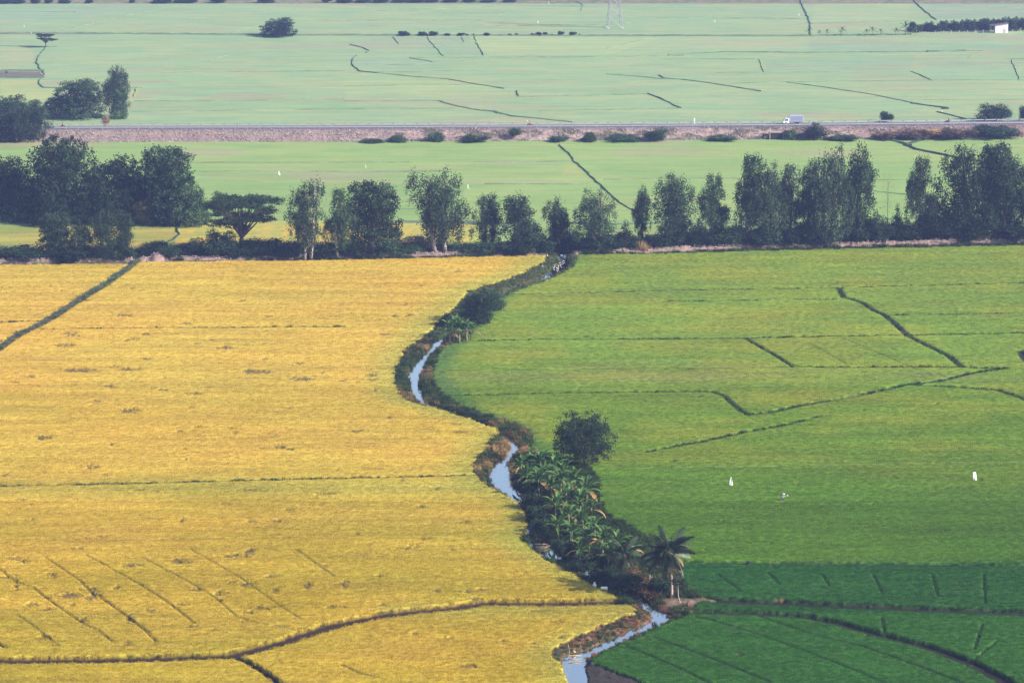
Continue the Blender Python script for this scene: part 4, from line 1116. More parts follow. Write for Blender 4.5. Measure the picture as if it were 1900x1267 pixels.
# --- on the embankment (z follows the slope) and behind the road
for a in [('bush_b',812,264,18,28,'mid_leaf','round green bush at the embankment foot left of centre',.2),('bush_b',880,264.5,15,46,'mid_leaf','wide low green bush at the embankment foot near centre',.2),
 ('bush_c',955,254,17,20,'mid_leaf','small upright green bush halfway up the embankment',1.6),('bush_b',1034,264,12,35,'mid_leaf','low green bush at the embankment foot right of centre',.2),
 ('bush_a',1095,262,16,26,'mid_leaf','greyish small bush on the embankment at centre right',.6),('bush_b',1160,263,13,52,'mid_leaf','widest low bush along the embankment foot',.2),
 ('bush_c',1216,262,24,38,'mid_leaf','tall bush reaching up the embankment left of the culvert',.4),('bush_b',1340,262,11,48,'mid_leaf','low creeping bush at the embankment foot before the culvert',.2),
 ('bush_a',1464,260,19,26,'mid_leaf','bush just right of the dark culvert',.2),('cone',1512,260.5,33,52,'dark_leaf','dark triangular bush on the embankment right of the truck',.2),
 ('bush_b',1560,261,9,56,'mid_leaf','low bush line right of the triangular bush',.2),('bush_b',1690,256,15,60,'brown_weed','brown weedy thicket on the right embankment',.9),
 ('bush_b',1770,255,17,64,'brown_weed','dull brown thicket on the right embankment',.9),('bush_b',1850,253,19,76,'dark_leaf','darkest thicket near the right end of the embankment',.9),
 ('bush_b',1640,258,13,44,'brown_weed','brownish dry shrub at the start of the weedy right embankment',.6),('bush_b',1730,252,12,40,'straw','pale dry shrub between two thickets on the right embankment',1.2),
 ('bush_a',690,266,8,40,'mid_leaf','small green bush where the riprap ends',.2),('bush_a',740,262,10,34,'mid_leaf','small bush right of the riprap end',.6)]:
    plant(*a[:7], GM, z0=a[7])
plant('bush_c', 1645, 226, 19, 24, 'dark_leaf', 'small dark tree-like bush beyond the road right of the truck', z0=.4)
plant('bush_c', 1845, 225, 31, 56, 'dark_leaf', 'big round dark bush beyond the road at upper right', z0=.4)
plant('bush_c', 1900, 224, 27, 18, 'dark_leaf', 'dark bush beyond the road cut off by the right edge', z0=.4)
plant('euc_d', 197, 233, 18, 16, 'straw', 'dry reddish young tree by the road under the two-tiered tree', z0=2.0)
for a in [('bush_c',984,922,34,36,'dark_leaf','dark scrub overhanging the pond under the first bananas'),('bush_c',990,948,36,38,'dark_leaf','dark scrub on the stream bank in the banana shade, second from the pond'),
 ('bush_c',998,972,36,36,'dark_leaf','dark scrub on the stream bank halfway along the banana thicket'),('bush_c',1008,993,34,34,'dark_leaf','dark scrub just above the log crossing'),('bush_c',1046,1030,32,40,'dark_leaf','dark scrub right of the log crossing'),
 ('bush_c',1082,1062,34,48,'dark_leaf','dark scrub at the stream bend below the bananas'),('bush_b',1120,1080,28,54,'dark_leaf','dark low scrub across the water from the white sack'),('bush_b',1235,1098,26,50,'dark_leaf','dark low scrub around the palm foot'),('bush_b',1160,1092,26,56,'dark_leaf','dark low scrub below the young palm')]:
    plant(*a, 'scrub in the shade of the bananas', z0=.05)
# --- far bund bushes
for k_, (x_, w_, h_) in enumerate([(750,19,9),(785,15,8),(804,15,9),(831,10,5),(855,13,6),(867,6,4),(879,6,4),(904,10,6),(946,9,4),(958,8,5),(988,8,5),(1000,11,7),(1011,9,7),(1024,4,4),(1040,11,9),(1062,13,8),(1075,6,4)]):
    plant('bush_b' if w_ > 9 else 'bush_a', x_, 67.2, h_, w_, 'dark_leaf', ORD[k_] + ' blue-green bush from the left in the line along the far bund', GR_, z0=.3)
# --- far plantation behind the hut
for k in range(26):
    x_ = 1694 + k * 8.8 + random.uniform(-3, 3)
    plant('bush_c' if k % 3 else 'bush_a', x_, 61.5 - (x_ - 1694) * .018 - random.uniform(0, 3), 15 + k * .32 + random.uniform(-2, 3), 17, 'dark_leaf', ORD[k] + ' shrub from the left in the far plantation around the white hut', GX, z0=.3)
# --- trees along the top edge
for k_, (x_, w_, h_) in enumerate([(8,26,9),(34,24,8),(66,16,9),(90,14,10),(120,20,8),(165,14,8),(245,10,9),(300,34,9),(333,20,8),(352,24,9),(405,28,14),(494,28,13),(606,18,13),(640,30,8),(672,26,7),(705,30,8),(740,26,7),(770,30,7),(800,24,6),(835,28,7),(870,24,6),(905,28,5),(945,24,5)]):
    plant('bush_c', x_, 7.5 - x_ * .003, h_, w_, 'dark_leaf', ORD[k_] + ' hazy blue tree from the left along the top edge', 'hazy trees along the top edge', z0=.3)
# ================================================================== BUNDS AND DITCHES OF THE FAR PADDIES
FAR_LINES = [  # (half width, height, colour key, points)
 (1.1,.5,'d',[(-80,64),(0,65),(200,65),(518,67.5),(640,68),(950,68.5),(1260,69),(1500,69),(1690,66.5)]),
 (.9,.3,'d',[(86,88),(74,105),(69,118),(75,130),(81,140)]), (.7,.3,'d',[(77,148),(73,158),(80,165),(125,166)]), (.8,.5,'d',[(-60,134),(0,134.5),(81,134.5)]), (.5,.4,'d',[(-60,148),(0,147.5),(80,147)]),
 (.5,.25,'g',[(97,63),(150,51),(202,38)]), (.35,.2,'g',[(202,38),(260,26),(340,10)]), (.4,.2,'g',[(430,64),(490,45)]), (.35,.2,'g',[(-60,86),(0,87),(60,89),(105,89)]),
 (.3,.2,'g',[(-60,23),(60,23.5),(140,25)]), (.4,.25,'g',[(238,166),(264,165.5)]), (.4,.25,'g',[(255,166),(246,182)]), (.4,.25,'g',[(250,190),(420,190),(640,187)]), (.45,.25,'g',[(245,210),(400,208),(600,206),(840,203.5)]),
 (.25,.2,'g',[(300,138),(400,136),(640,134)]), (.25,.2,'g',[(540,40.5),(640,40.5)]), (.25,.2,'g',[(390,115),(415,107),(432,101)]),
 (.6,.3,'d',[(650,85),(675,91),(685,97),(680,100)]), (.65,.3,'d',[(662,105),(655,112),(652,118),(656,126),(666,135),(700,138)]), (.35,.25,'g',[(690,137),(760,136),(840,135)]),
 (.4,.25,'g',[(700,138),(770,145),(830,149),(880,158),(935,167)]), (.7,.3,'d',[(958,171),(961,180)]), (.35,.2,'g',[(640,162),(800,160),(880,159)]),
 (.4,.25,'g',[(878,70),(884,82),(898,105)]), (.3,.2,'g',[(728,70),(740,84)]), (.3,.2,'g',[(792,70),(805,88),(822,106)]), (.3,.2,'g',[(858,70),(860,82)]),
 (.4,.25,'g',[(762,110),(780,113),(800,117)]), (.35,.25,'g',[(775,110),(900,109),(1100,108),(1270,106)]), (.3,.2,'g',[(680,123),(780,122),(880,115)]),
 (.55,.25,'g',[(960,182),(1100,180),(1200,177)]), (.7,.3,'d',[(1203,176),(1225,185),(1262,203)]), (.35,.2,'g',[(1000,208),(1130,206),(1262,203.5)]),
 (.45,.25,'g',[(640,190),(815,190),(850,200),(895,208)]), (1.1,.3,'d',[(895,208),(915,209.5),(928,213)]), (.55,.25,'d',[(928,213),(950,218),(1000,223),(1060,229)]), (.35,.2,'g',[(630,206),(700,204),(845,203)]),
 (.55,.3,'d',[(1240,105),(1300,101),(1350,99),(1500,100),(1720,98.5)]), (1.0,.5,'d',[(1720,98.5),(1745,98),(1792,97)]), (.35,.2,'g',[(1792,97),(1824,97),(1795,110)]),
 (.3,.2,'g',[(1230,113),(1340,112),(1400,112)]), (.35,.2,'g',[(1408,112),(1411,125),(1418,137)]), (.35,.2,'g',[(1330,137),(1440,137),(1560,136)]),
 (.5,.25,'d',[(1225,142),(1232,148),(1260,149.5),(1340,160),(1412,172)]), (.45,.25,'g',[(1330,158),(1460,155),(1700,152),(1960,151)]), (.3,.2,'g',[(1460,155),(1540,166),(1620,178),(1692,193)]),
 (.35,.2,'g',[(1125,140),(1180,144),(1230,149)]), (.3,.2,'g',[(1690,135),(1730,152)]), (.25,.2,'g',[(1690,188),(1960,187)]), (.25,.2,'g',[(1870,112),(1960,111)]), (.3,.2,'g',[(1876,113),(1892,150)]),
 (1.5,.2,'w',[(1691,194),(1730,199),(1752,202),(1754,205)]), (1.3,.2,'w',[(1740,210),(1765,216),(1790,223)]),
 (.9,.35,'d',[(1484,-10),(1487,8),(1492,22),(1502,40),(1504,67)]), (.35,.2,'g',[(1505,46),(1600,43),(1690,41)]), (.8,.35,'d',[(1692,0),(1710,18),(1736,39)]),
 (.3,.2,'g',[(560,40.5),(700,40),(900,40),(935,26)]), (.25,.2,'g',[(760,29),(850,27),(935,26)]), (.3,.2,'g',[(795,57),(850,52),(950,49),(1120,48)]), (.25,.2,'g',[(1220,36),(1350,36),(1485,37)]), (.35,.2,'g',[(1125,92),(1170,81),(1220,70)]),
 (.25,.2,'g',[(700,22),(900,15),(1080,13)]), (.3,.2,'g',[(1070,5),(1082,12),(1078,22)]), (.25,.2,'g',[(1170,45),(1060,52),(960,50)]),
 # between the road and the tree row
 (.55,.3,'d',[(1040,271),(1050,281),(1058,290)]), (.7,.3,'d',[(1058,290),(1066,304),(1090,324)]), (.5,.3,'d',[(1090,324),(1106,341),(1125,358)]), (.42,.25,'d',[(1125,358),(1152,379),(1182,397),(1200,412)]),
 (1.8,.4,'w',[(1735,258),(1705,264),(1678,272),(1700,280),(1745,289),(1800,299),(1880,312)]), (1.2,.5,'d',[(1650,262),(1690,273)]),
 (.35,.25,'g',[(880,304),(1000,303.5),(1060,302)]), (.4,.25,'g',[(340,321.5),(500,321),(700,321.5),(830,321)]), (.3,.2,'g',[(330,305),(560,304.5),(760,304)]), (.35,.2,'g',[(700,391),(860,390)]),
 (.9,.5,'d',[(720,414),(760,416),(850,417),(900,421),(1000,419)]), (.35,.2,'g',[(1120,336),(1300,334),(1560,336),(1760,338)]), (.5,.25,'g',[(1270,396),(1400,396),(1560,395)]), (.6,.3,'d',[(1050,417),(1120,420),(1240,418),(1500,418),(1700,408)]),
 (.4,.25,'g',[(900,344),(1000,345),(1090,345)]), (.8,.2,'w',[(330,418),(328,428),(333,437),(322,447),(305,455)]), (.35,.2,'g',[(1560,350),(1660,362),(1760,372)]), (.3,.2,'g',[(1800,280),(1960,275)]),
]
cols_ = {'d': (.105,.160,.095), 'g': (.145,.215,.105), 'w': (.030,.055,.034)}
for n_, (hw, hh, ck, pts) in enumerate(FAR_LINES):
    # resample so that the bund wanders a little instead of running ruler straight
    rise = abs(pts[-1][1] - pts[0][1]) / (abs(pts[-1][0] - pts[0][0]) + 1)
    hw *= .45 if rise > .25 else 1.0
    P2 = [P(*p) for p in pts]; sx, sy = [], []
    for a, b_ in zip(P2[:-1], P2[1:]):
        k_ = max(2, int(math.hypot(b_[0]-a[0], b_[1]-a[1]) / 3.0)); t = np.arange(k_) / k_
        sx.append(a[0] + (b_[0]-a[0]) * t); sy.append(a[1] + (b_[1]-a[1]) * t)
    x, y = np.append(np.concatenate(sx), P2[-1][0]), np.append(np.concatenate(sy), P2[-1][1])
    j = (fbm(x * .12, y * .12, 60 + n_) - .5) * 1.6
    tx, ty = np.gradient(x), np.gradient(y); L = np.hypot(tx, ty) + 1e-6; nx, ny = -ty / L, tx / L
    x, y = x + nx * j, y + ny * j
    wv = hw * (.55 + .9 * fbm(x * .2, y * .2, 90 + n_))
    V, C = [], []
    for o_, z_ in ((-1.3, .1), (-.6, .42 + hh * .7), (.1, .42 + hh), (.7, .42 + hh * .6), (1.3, .1)):
        rz_ = (vnoise(x * .8 + o_ * 7, y * .8, 77) - .35) * hh * 1.2 * (abs(o_) < 1)
        V.append(np.stack([x + nx * wv * o_, y + ny * wv * o_, np.full(len(x), z_) + rz_], -1))
        C.append(np.array(cols_[ck]) * (.7 + .6 * vnoise(x * .5, y * .5 + o_ * 3, 31))[:, None])
    k_ = len(x); idx = np.arange(5 * k_).reshape(5, k_)
    Fq = np.stack([idx[:-1, :-1], idx[:-1, 1:], idx[1:, 1:], idx[1:, :-1]], -1).reshape(-1, 4)
    tag(obj('ditch' if ck == 'w' else 'bund', np_mesh('bund', np.concatenate(V), Fq, np.concatenate(C), True), M['soil']), 'grassy bund between the distant paddies' if ck != 'w' else 'dark overgrown ditch between distant paddies', 'ditch' if ck == 'w' else 'bund', None, 'structure')

# ================================================================== BANANAS AND PALMS
def banana_leaf(seed, L, W):
    """long arching blade, folded along the midrib and torn along its edges"""
    rr = random.Random(seed); n = 12
    vs, fs, tone = [], [], []
    for i in range(n + 1):
        t = i / n
        x = L * (t - .13 * t ** 3); z = L * (.28 * t - .42 * t ** 2.4)
        w = W * .5 * (math.sin(math.pi * min(1, t * .93 + .07)) ** .55 if t > .12 else .10)
        if i == n: w = .02
        f = w * .45
        vs += [(x, 0, z), (x + .05, w * rr.uniform(.5, 1.15), z + f * .6), (x + .05, -w * rr.uniform(.5, 1.15), z + f * .6)]
    for i in range(n):
        a = 3 * i
        fs += [(a, a+3, a+4, a+1), (a, a+2, a+5, a+3)]
    me = np_mesh('leaf', vs, fs, np.repeat(np.array([rr.uniform(.85, 1.2) for _ in range(3 * (n + 1))])[:, None], 3, 1), False)
    return me
BL = [banana_leaf(s, 2.6, .62) for s in range(5)]
BLM = {}
def bleaf(k, mt):
    if (k, mt) not in BLM:
        me = BL[k].copy(); me.name = 'leaf'; me.materials.append(M[mt]); BLM[(k, mt)] = me
    return BLM[(k, mt)]
STEM = []
for s_ in range(3):
    mb = MB(); rr = random.Random(s_)
    mb.tube([(0, 0, -.3), (.03, 0, .8), (.06, .03, 1.7), (.08, .05, 2.5)], [.17, .15, .12, .07], 8); me = mb.mesh('pseudostem', True); me.materials.append(M['bstem']); STEM.append(me)
def banana(px, py, scale, label, group='banana plants along the stream', seed=0, nleaf=9, lean=0.0, old=2):
    rr = random.Random(seed * 7 + 1)
    z = max(-.1, min(.3, ground_z(px, py))); x, y = P(px, py, z)
    root = empty('banana_plant', (float(x), float(y), z), label, 'banana plant', group, rr.uniform(0, 6.28), (scale * 1.14,) * 3)
    link(bpy.data.objects.new('pseudostem', STEM[seed % 3]), root)
    for q in range(nleaf):
        o = bpy.data.objects.new('leaf', bleaf(rr.randrange(5), 'banana_old' if q < old and rr.random() < .6 else 'banana')); link(o, root)
        u = q / (nleaf - 1)
        up = -.35 + 1.75 * u + rr.uniform(-.15, .15)
        o.location = (.08, .05, 2.15 + .35 * u)
        o.rotation_euler = (rr.uniform(-.4, .4), -up * .92, q * 2.4 + rr.uniform(-.35, .35))
        k = rr.uniform(.82, 1.12) * (1.0 if u < .9 else .75); o.scale = (k, k * rr.uniform(.85, 1.1), k)
        if q < old: o['label'] = 'old drooping leaf'
    return root
BAN = [ # base px, base py, scale, label
 (852,640,1.35,'upper banana plant with the tallest pale leaves in the small clump by the round shrub'),(866,638,1.2,'banana plant with bare pale stems at the right of the small upper clump'),(834,640,1.15,'banana plant leaning over the stream at the left of the small upper clump'),(842,630,1.1,'banana plant at the back of the small upper clump'),(874,632,.95,'smallest banana plant at the right end of the upper clump'),
 (968,893,1.05,'first banana plant of the long thicket, overhanging the open water'),(984,888,1.15,'banana plant with a bright upright leaf at the head of the long thicket'),(1004,890,1.2,'tall banana plant second from the head of the long thicket'),(1026,900,1.2,'banana plant below and left of the solitary round tree'),
 (1046,912,1.15,'banana plant right under the solitary round tree'),(1068,924,1.15,'banana plant right of the round tree trunk foot'),(1088,938,1.1,'banana plant at the right edge of the thicket by the open green field'),(978,912,1.05,'banana plant hanging over the pond at the left side'),
 (1000,922,1.1,'banana plant in the dark middle behind the pond'),(1024,934,1.1,'banana plant with pale torn leaves in the thicket middle'),(1050,948,1.15,'banana plant with dense upright leaves at mid thicket'),(1076,962,1.15,'bright green banana plant at mid thicket right'),(1098,972,1.0,'banana plant with a yellow hanging leaf on the right edge'),
 (1030,968,1.05,'banana plant at mid thicket left over the stream'),(1056,986,1.1,'banana plant in the lower middle of the thicket'),(1082,998,1.1,'banana plant below the yellow-leaved one'),(1036,1004,1.0,'banana plant above the log crossing'),
 (1062,1018,1.05,'dark banana plant beside the log crossing'),(1092,1030,1.05,'dark banana plant in the lower thicket'),(1118,1034,1.1,'banana plant with spread leaves left of the palm-like clump'),(1142,1046,1.2,'large banana plant with drooping leaves near the lower end'),
 (1166,1052,1.1,'last banana plant toward the coconut palm'),(1128,1058,.95,'low banana plant in the shade at the lower end'),(1076,1046,.9,'small shaded banana plant right above the stream bend'),(1104,1010,1.0,'banana plant in the lower right of the thicket'),
 (402,474,1.25,'lone banana plant at the left foot of the flat-topped tree'),(1046,466,.8,'small star-shaped banana plant behind the stream head'),(1060,960,1.2,'leafy banana plant hidden in the thicket centre'),(1012,908,1.15,'banana plant tucked behind the head of the thicket'),(1040,926,1.2,'banana plant crowded among the thicket centre top')]
for k, (a, b_, s_, lb) in enumerate(BAN): banana(a, b_, s_, lb, seed=k, nleaf=15 if s_ > 1 else 12)
FARBAN = [(1500,67.5,1.0,'far banana-like plant where the ditch meets the bund'),(1520,67.5,.75,'low far banana-like plant right of the ditch corner'),(1534,67.5,.9,'second of the pair of far plants right of the ditch corner'),(1562,67.5,1.15,'far star-shaped plant standing alone on the bund'),
 (1607,67.5,.9,'far plant at the left of the five by the plantation'),(1618,67,1.15,'tallest leafy far plant of the five by the plantation'),(1634,67,.9,'middle far plant of the five by the plantation'),(1662,66.5,1.0,'far plant just left of the tallest by the plantation'),(1680,66,1.7,'tallest star-shaped far plant by the plantation'),(1700,65.5,1.0,'far plant touching the plantation edge')]
for k, (a, b_, s_, lb) in enumerate(FARBAN): banana(a, b_, s_ * .8, lb, 'banana plants on the far bund', 40 + k, 11, old=0)

def frond_mesh(seed, L, old=False):
    rr = random.Random(seed); n = 34; vs, fs, col = [], [], []
    def pt(t): return Vector((L * (t - .10 * t ** 2.5), 0, L * (.30 * t - .52 * t ** 2)))
    for i in range(n):
        t0, t1 = i / n, (i + 1) / n; a, b_ = pt(t0), pt(t1); w = .035 * (1 - t0) + .008
        k = len(vs); vs += [a + Vector((0, w, 0)), a - Vector((0, w, 0)), b_ - Vector((0, w * .9, 0)), b_ + Vector((0, w * .9, 0))]; fs.append((k, k+1, k+2, k+3)); col += [1.5] * 4
        if t0 < .14: continue
        for s_ in (-1, 1):
            l = L * .34 * (math.sin(math.pi * min(1, t0 * .85 + .12)) ** .6) * rr.uniform(.85, 1.1)
            d = Vector((.55, s_ * .85, -.45 - rr.uniform(0, .4))).normalized(); m_ = a.lerp(b_, .5)
            wv = Vector((.085, 0, .02)); tip = m_ + d * l + Vector((0, 0, -.12 * l))
            k = len(vs); vs += [m_ - wv, m_ + d * l * .5 - wv * .9, tip, m_ + d * l * .5 + wv * .9]; fs.append((k, k+1, k+2, k+3)); col += [rr.uniform(.75, 1.25)] * 4
    me = np_mesh('frond', [tuple(v) for v in vs], fs, np.repeat(np.array(col)[:, None], 3, 1)); return me
FR = {}
for k in range(3):
    for mt in ('palm', 'palm_old'):
        me = frond_mesh(k, 3.5); me.materials.append(M[mt]); FR[(k, mt)] = me
def palm(px, py, th, scale, nf, label, seed, lean=(0, 0)):
    rr = random.Random(seed); x, y = P(px, py, .2)
    root = empty('coconut_palm', (float(x), float(y), .2), label, 'palm tree', None, 0, (scale,) * 3)
    mb = MB(); k_ = 14
    pts = [(lean[0] * t ** 1.5 + .12 * math.sin(3 * t), lean[1] * t, -.4 + (th + .4) * t) for t in [i / k_ for i in range(k_ + 1)]]
    mb.tube(pts, [(.19 - .07 * min(1, t * 1.3) + (.10 if t < .06 else 0)) * (1.06 if i % 2 else .96) for i, t in enumerate([i / k_ for i in range(k_ + 1)])], 9)
    mb.build('trunk', M['pink_bark'], root, True)
    top = Vector(pts[-1])
    for q in range(nf):
        u = q / (nf - 1); mt = 'palm_old' if q in (1, 3) else 'palm'
        o = bpy.data.objects.new('frond', FR[(rr.randrange(3), mt)]); link(o, root)
        o.location = top + Vector((0, 0, -.15 + .35 * u)); up = -.75 + 1.9 * u + rr.uniform(-.12, .12)
        o.rotation_euler = (rr.uniform(-.3, .3), -up * .95, q * 2.4 + rr.uniform(-.3, .3)); k = rr.uniform(.85, 1.1); o.scale = (k, k, k)
        if mt == 'palm_old': o['label'] = 'dry yellow frond'
    mb = MB()
    for q in range(6): mb.lathe([(.01, -.14), (.1, -.06), (.12, .04), (.07, .12), (.01, .15)], 8, tuple(top + Vector((.26 * math.cos(q * 1.05), .26 * math.sin(q * 1.05), -.3))))
    mb.build('coconuts', M['bstem'], root, True)
palm(1246, 1110, 5.9, 1.24, 28, 'tall coconut palm with ragged fronds beside the stream', 5, (-.45, .3))
palm(1158, 1062, 3.0, 1.0, 18, 'short young coconut palm with drooping fronds beside the lower bananas', 9, (0, .1))
# papaya: thin bent pale stem and a small tuft
x, y = P(1261, 1119, .2); t = empty('papaya_tree', (float(x), float(y), .2), 'thin papaya tree with a bent pale stem right of the coconut palm', 'tree')
mb = MB(); mb.tube([(.25, 0, -.2), (0, 0, .35), (-.22, 0, 1.2), (-.26, 0, 2.2), (-.28, .05, 3.2)], [.08, .075, .065, .055, .045], 7); mb.build('trunk', M['pale_bark'], t, True)
r = np.random.default_rng(5); c_ = np.tile(np.array([[-.28, .05, 3.25]]), (11, 1)); a_ = np.arange(11) * 2.4
mb = MB()
for q in range(11): mb.tube([(-.28, .05, 3.2), (-.28 + .75 * math.cos(a_[q]), .05 + .75 * math.sin(a_[q]), 3.35 + .25 * math.sin(q))], [.02, .01], 4, False)
mb.build('leaf_stalks', M['bstem'], t)
ends = np.array([(-.28 + .75 * math.cos(v), .05 + .75 * math.sin(v), 3.35 + .25 * math.sin(k)) for k, v in enumerate(a_)])
L_ = clump_leaves(r, ends, 16, (.16, .16, .08), .42, .20, .5); obj('leaves', leaves_mesh('leaves', L_, r), M['dark_leaf'], t)
# dry fronds and brush under the bananas
for k, (a, b_, h, w, lb) in enumerate([(1178,1072,1.5,2.6,'rust coloured dry brush right of the last banana plants'),(1198,1084,1.2,2.2,'rust coloured dry brush left of the palm trunk'),(1176,1090,.9,1.8,'small reddish dry brush at the shaded bank'),
   (1222,1092,1.2,2.4,'bright rust dry fronds heaped against the palm trunk'),(1212,1113,1.3,2.2,'rust coloured dry fronds lowest on the bank by the water'),(1196,1103,.9,1.8,'dry reddish twigs left of the lowest dry fronds')]):
    r = np.random.default_rng(100 + k); x, y = P(a, b_, .2); n = 150
    c_ = r.normal(size=(n, 3)) * np.array([w * .25, w * .25, h * .22]) + np.array([0, 0, h * .5]); c_[:, 2] = abs(c_[:, 2])
    d_ = r.normal(size=(n, 3)) * np.array([1, 1, .5]); L_ = leaf_arrays(c_, d_, .7 * r.uniform(.5, 1.4, n), .09, r)
    me = leaves_mesh('dry_brush', L_, r); o = obj('dry_brush', me, M['dry_leaf']); o.location = (float(x), float(y), .2); tag(o, lb, 'dry brush', 'dry brush beside the palm')
for k, (a, b_, p2, lb) in enumerate([(1065,1048,[(0,0,.2),(.6,.2,.5),(1.5,.3,1.0),(2.2,.2,1.7)],'pale dead branch hanging over the shaded stream'),(1166,1056,[(0,0,0),(.02,0,1.3),(.05,.1,2.6)],'thin upright pale pole below the young palm'),
   (1206,1085,[(0,0,0),(-.1,0,.9),(.05,.1,1.7)],'short curved pale stem left of the palm trunk'),(1218,1094,[(0,0,.2),(1.0,.2,.5),(2.0,.1,.3),(3.2,0,-.1)],'fallen pale branch beside the palm foot'),(1058,1010,[(0,0,.2),(.1,.1,1.0),(.05,.1,2.2)],'pinkish dead stalk in the lower thicket')]):
    x, y = P(a, b_, .1); mb = MB(); mb.tube(p2, [.07, .06, .05, .03][:len(p2)] if len(p2) == 4 else [.07, .06, .04], 6); mb.tube([p2[1], tuple(Vector(p2[1]) + Vector((.5, .2, .45)))], [.04, .015], 5)
    o = mb.build('branch', M['pale_bark'], None, True); o.location = (float(x), float(y), .1); tag(o, lb, 'branch')
# ================================================================== PEOPLE
def body(name, joints, edges, radii, mat, parent, root_v=0):
    """one continuous skinned surface grown over a posed skeleton"""
    me = bpy.data.meshes.new(name); me.from_pydata(joints, edges, []); me.update()
    o = obj(name, me, mat, parent)
    md = o.modifiers.new('skin', 'SKIN'); md.use_smooth_shade = True
    sv = me.skin_vertices[0].data
    for k, r_ in enumerate(radii): sv[k].radius = r_ if hasattr(r_, '__len__') else (r_, r_)
    sv[root_v].use_root = True
    s = o.modifiers.new('smooth', 'SUBSURF'); s.levels = 1; s.render_levels = 1
    return o
def head(parent, c, mat_hair='dark_cloth', helmet=None):
    mb = MB(); mb.lathe([(.005, -.13), (.055, -.11), (.078, -.04), (.085, .03), (.07, .09), (.03, .125), (.003, .13)], 12, c)
    mb.box((c[0], c[1] - .09, c[2] - .01), (.022, .04, .045)); mb.box((c[0] - .085, c[1], c[2]), (.015, .03, .05)); mb.box((c[0] + .085, c[1], c[2]), (.015, .03, .05))
    return mb
def farmer(px, py, label):
    x, y = P(px, py, .0); t = empty('person', (float(x), float(y), 0), label, 'person', None, .35)
    J = [(0,0,.92),(0,-.01,1.12),(0,-.03,1.32),(0,-.05,1.47),(0,-.07,1.60), (-.10,0,.88),(-.12,-.03,.48),(-.12,.02,.08),(-.12,-.14,.03), (.10,0,.88),(.13,-.05,.48),(.13,0,.08),(.13,-.16,.03),
         (-.19,-.03,1.40),(-.30,-.12,1.14),(-.20,-.32,1.02),(-.16,-.40,1.0), (.19,-.03,1.40),(.44,-.06,1.30),(.66,-.12,1.40),(.74,-.14,1.43)]
    E = [(0,1),(1,2),(2,3),(3,4),(0,5),(5,6),(6,7),(7,8),(0,9),(9,10),(10,11),(11,12),(2,13),(13,14),(14,15),(15,16),(2,17),(17,18),(18,19),(19,20)]
    Rd = [.13,.125,.14,.055,.085,.085,.058,.045,.04,.085,.058,.045,.04,.062,.045,.034,.036,.062,.045,.034,.036]
    body('body', J, E, Rd, M['skin'], t)
    k = [0,1,2,3,13,14,15,17,18,19]; mp = {a: i for i, a in enumerate(k)}
    body('shirt', [J[a] for a in k], [(mp[a], mp[b]) for a, b in E if a in mp and b in mp], [.165,.155,.165,.075,.085,.068,.055,.085,.068,.055], M['shirt'], t)
    k = [0,5,6,7,9,10,11]; mp = {a: i for i, a in enumerate(k)}
    body('trousers', [J[a] for a in k], [(mp[a], mp[b]) for a, b in E if a in mp and b in mp], [.150,.11,.08,.07,.11,.08,.07], M['dark_cloth'], t)
    head(t, (0, -.08, 1.66)).build('head', M['skin'], t, True)
    mb = MB(); mb.lathe([(.27, 0), (.275, .012), (.16, .10), (.05, .17), (.005, .19), (.05, .155), (.16, .085), (.26, .0)], 18, (0, -.08, 1.71)); mb.build('conical_hat', M['straw_hat'], t, True)
    for a, s_ in ((16, -1), (20, 1)):
        mb = MB(); c = Vector(J[a])
        for f in range(4): mb.tube([c + Vector((s_ * .0 + (f - 1.5) * .02, -.02, 0)), c + Vector((s_ * .04 + (f - 1.5) * .022, -.06, -.01 - .004 * f)), c + Vector((s_ * .03 + (f - 1.5) * .02, -.085 + .006 * f, -.05))], [.011, .010, .008], 5)
        mb.tube([c + Vector((-s_ * .02, -.01, .02)), c + Vector((s_ * .0, -.05, .045))], [.013, .010], 5); mb.build('hand', M['skin'], t, True)
    return t, Vector((float(x), float(y), 0)), Matrix.Rotation(.35, 3, 'Z')
t_, pos, rot = farmer(1453, 934, 'farmer in lavender shirt and pale conical hat standing in the green rice')
mb = MB(); mb.lathe([(.02, -.13), (.07, -.10), (.085, 0), (.05, .08), (.02, .12)], 10); mb.tube([(0, 0, .14), (.01, 0, .2)], [.02, .012], 5)
o = mb.build('bag', M['white'], None, True); o.location = pos + rot @ Vector((.77, -.16, 1.42)); tag(o, 'small white bag held out in the farmer\'s raised hand', 'bag')
mb = MB(); mb.tube([(0, 0, 0), (-.45, .1, -.45), (-.95, .15, -1.0)], [.022, .022, .02], 6); o = mb.build('pole', M['bamboo'], None, True); o.location = pos + rot @ Vector((-.16, -.40, 1.05)); tag(o, 'dark wooden pole slanting from the farmer\'s left side', 'pole')

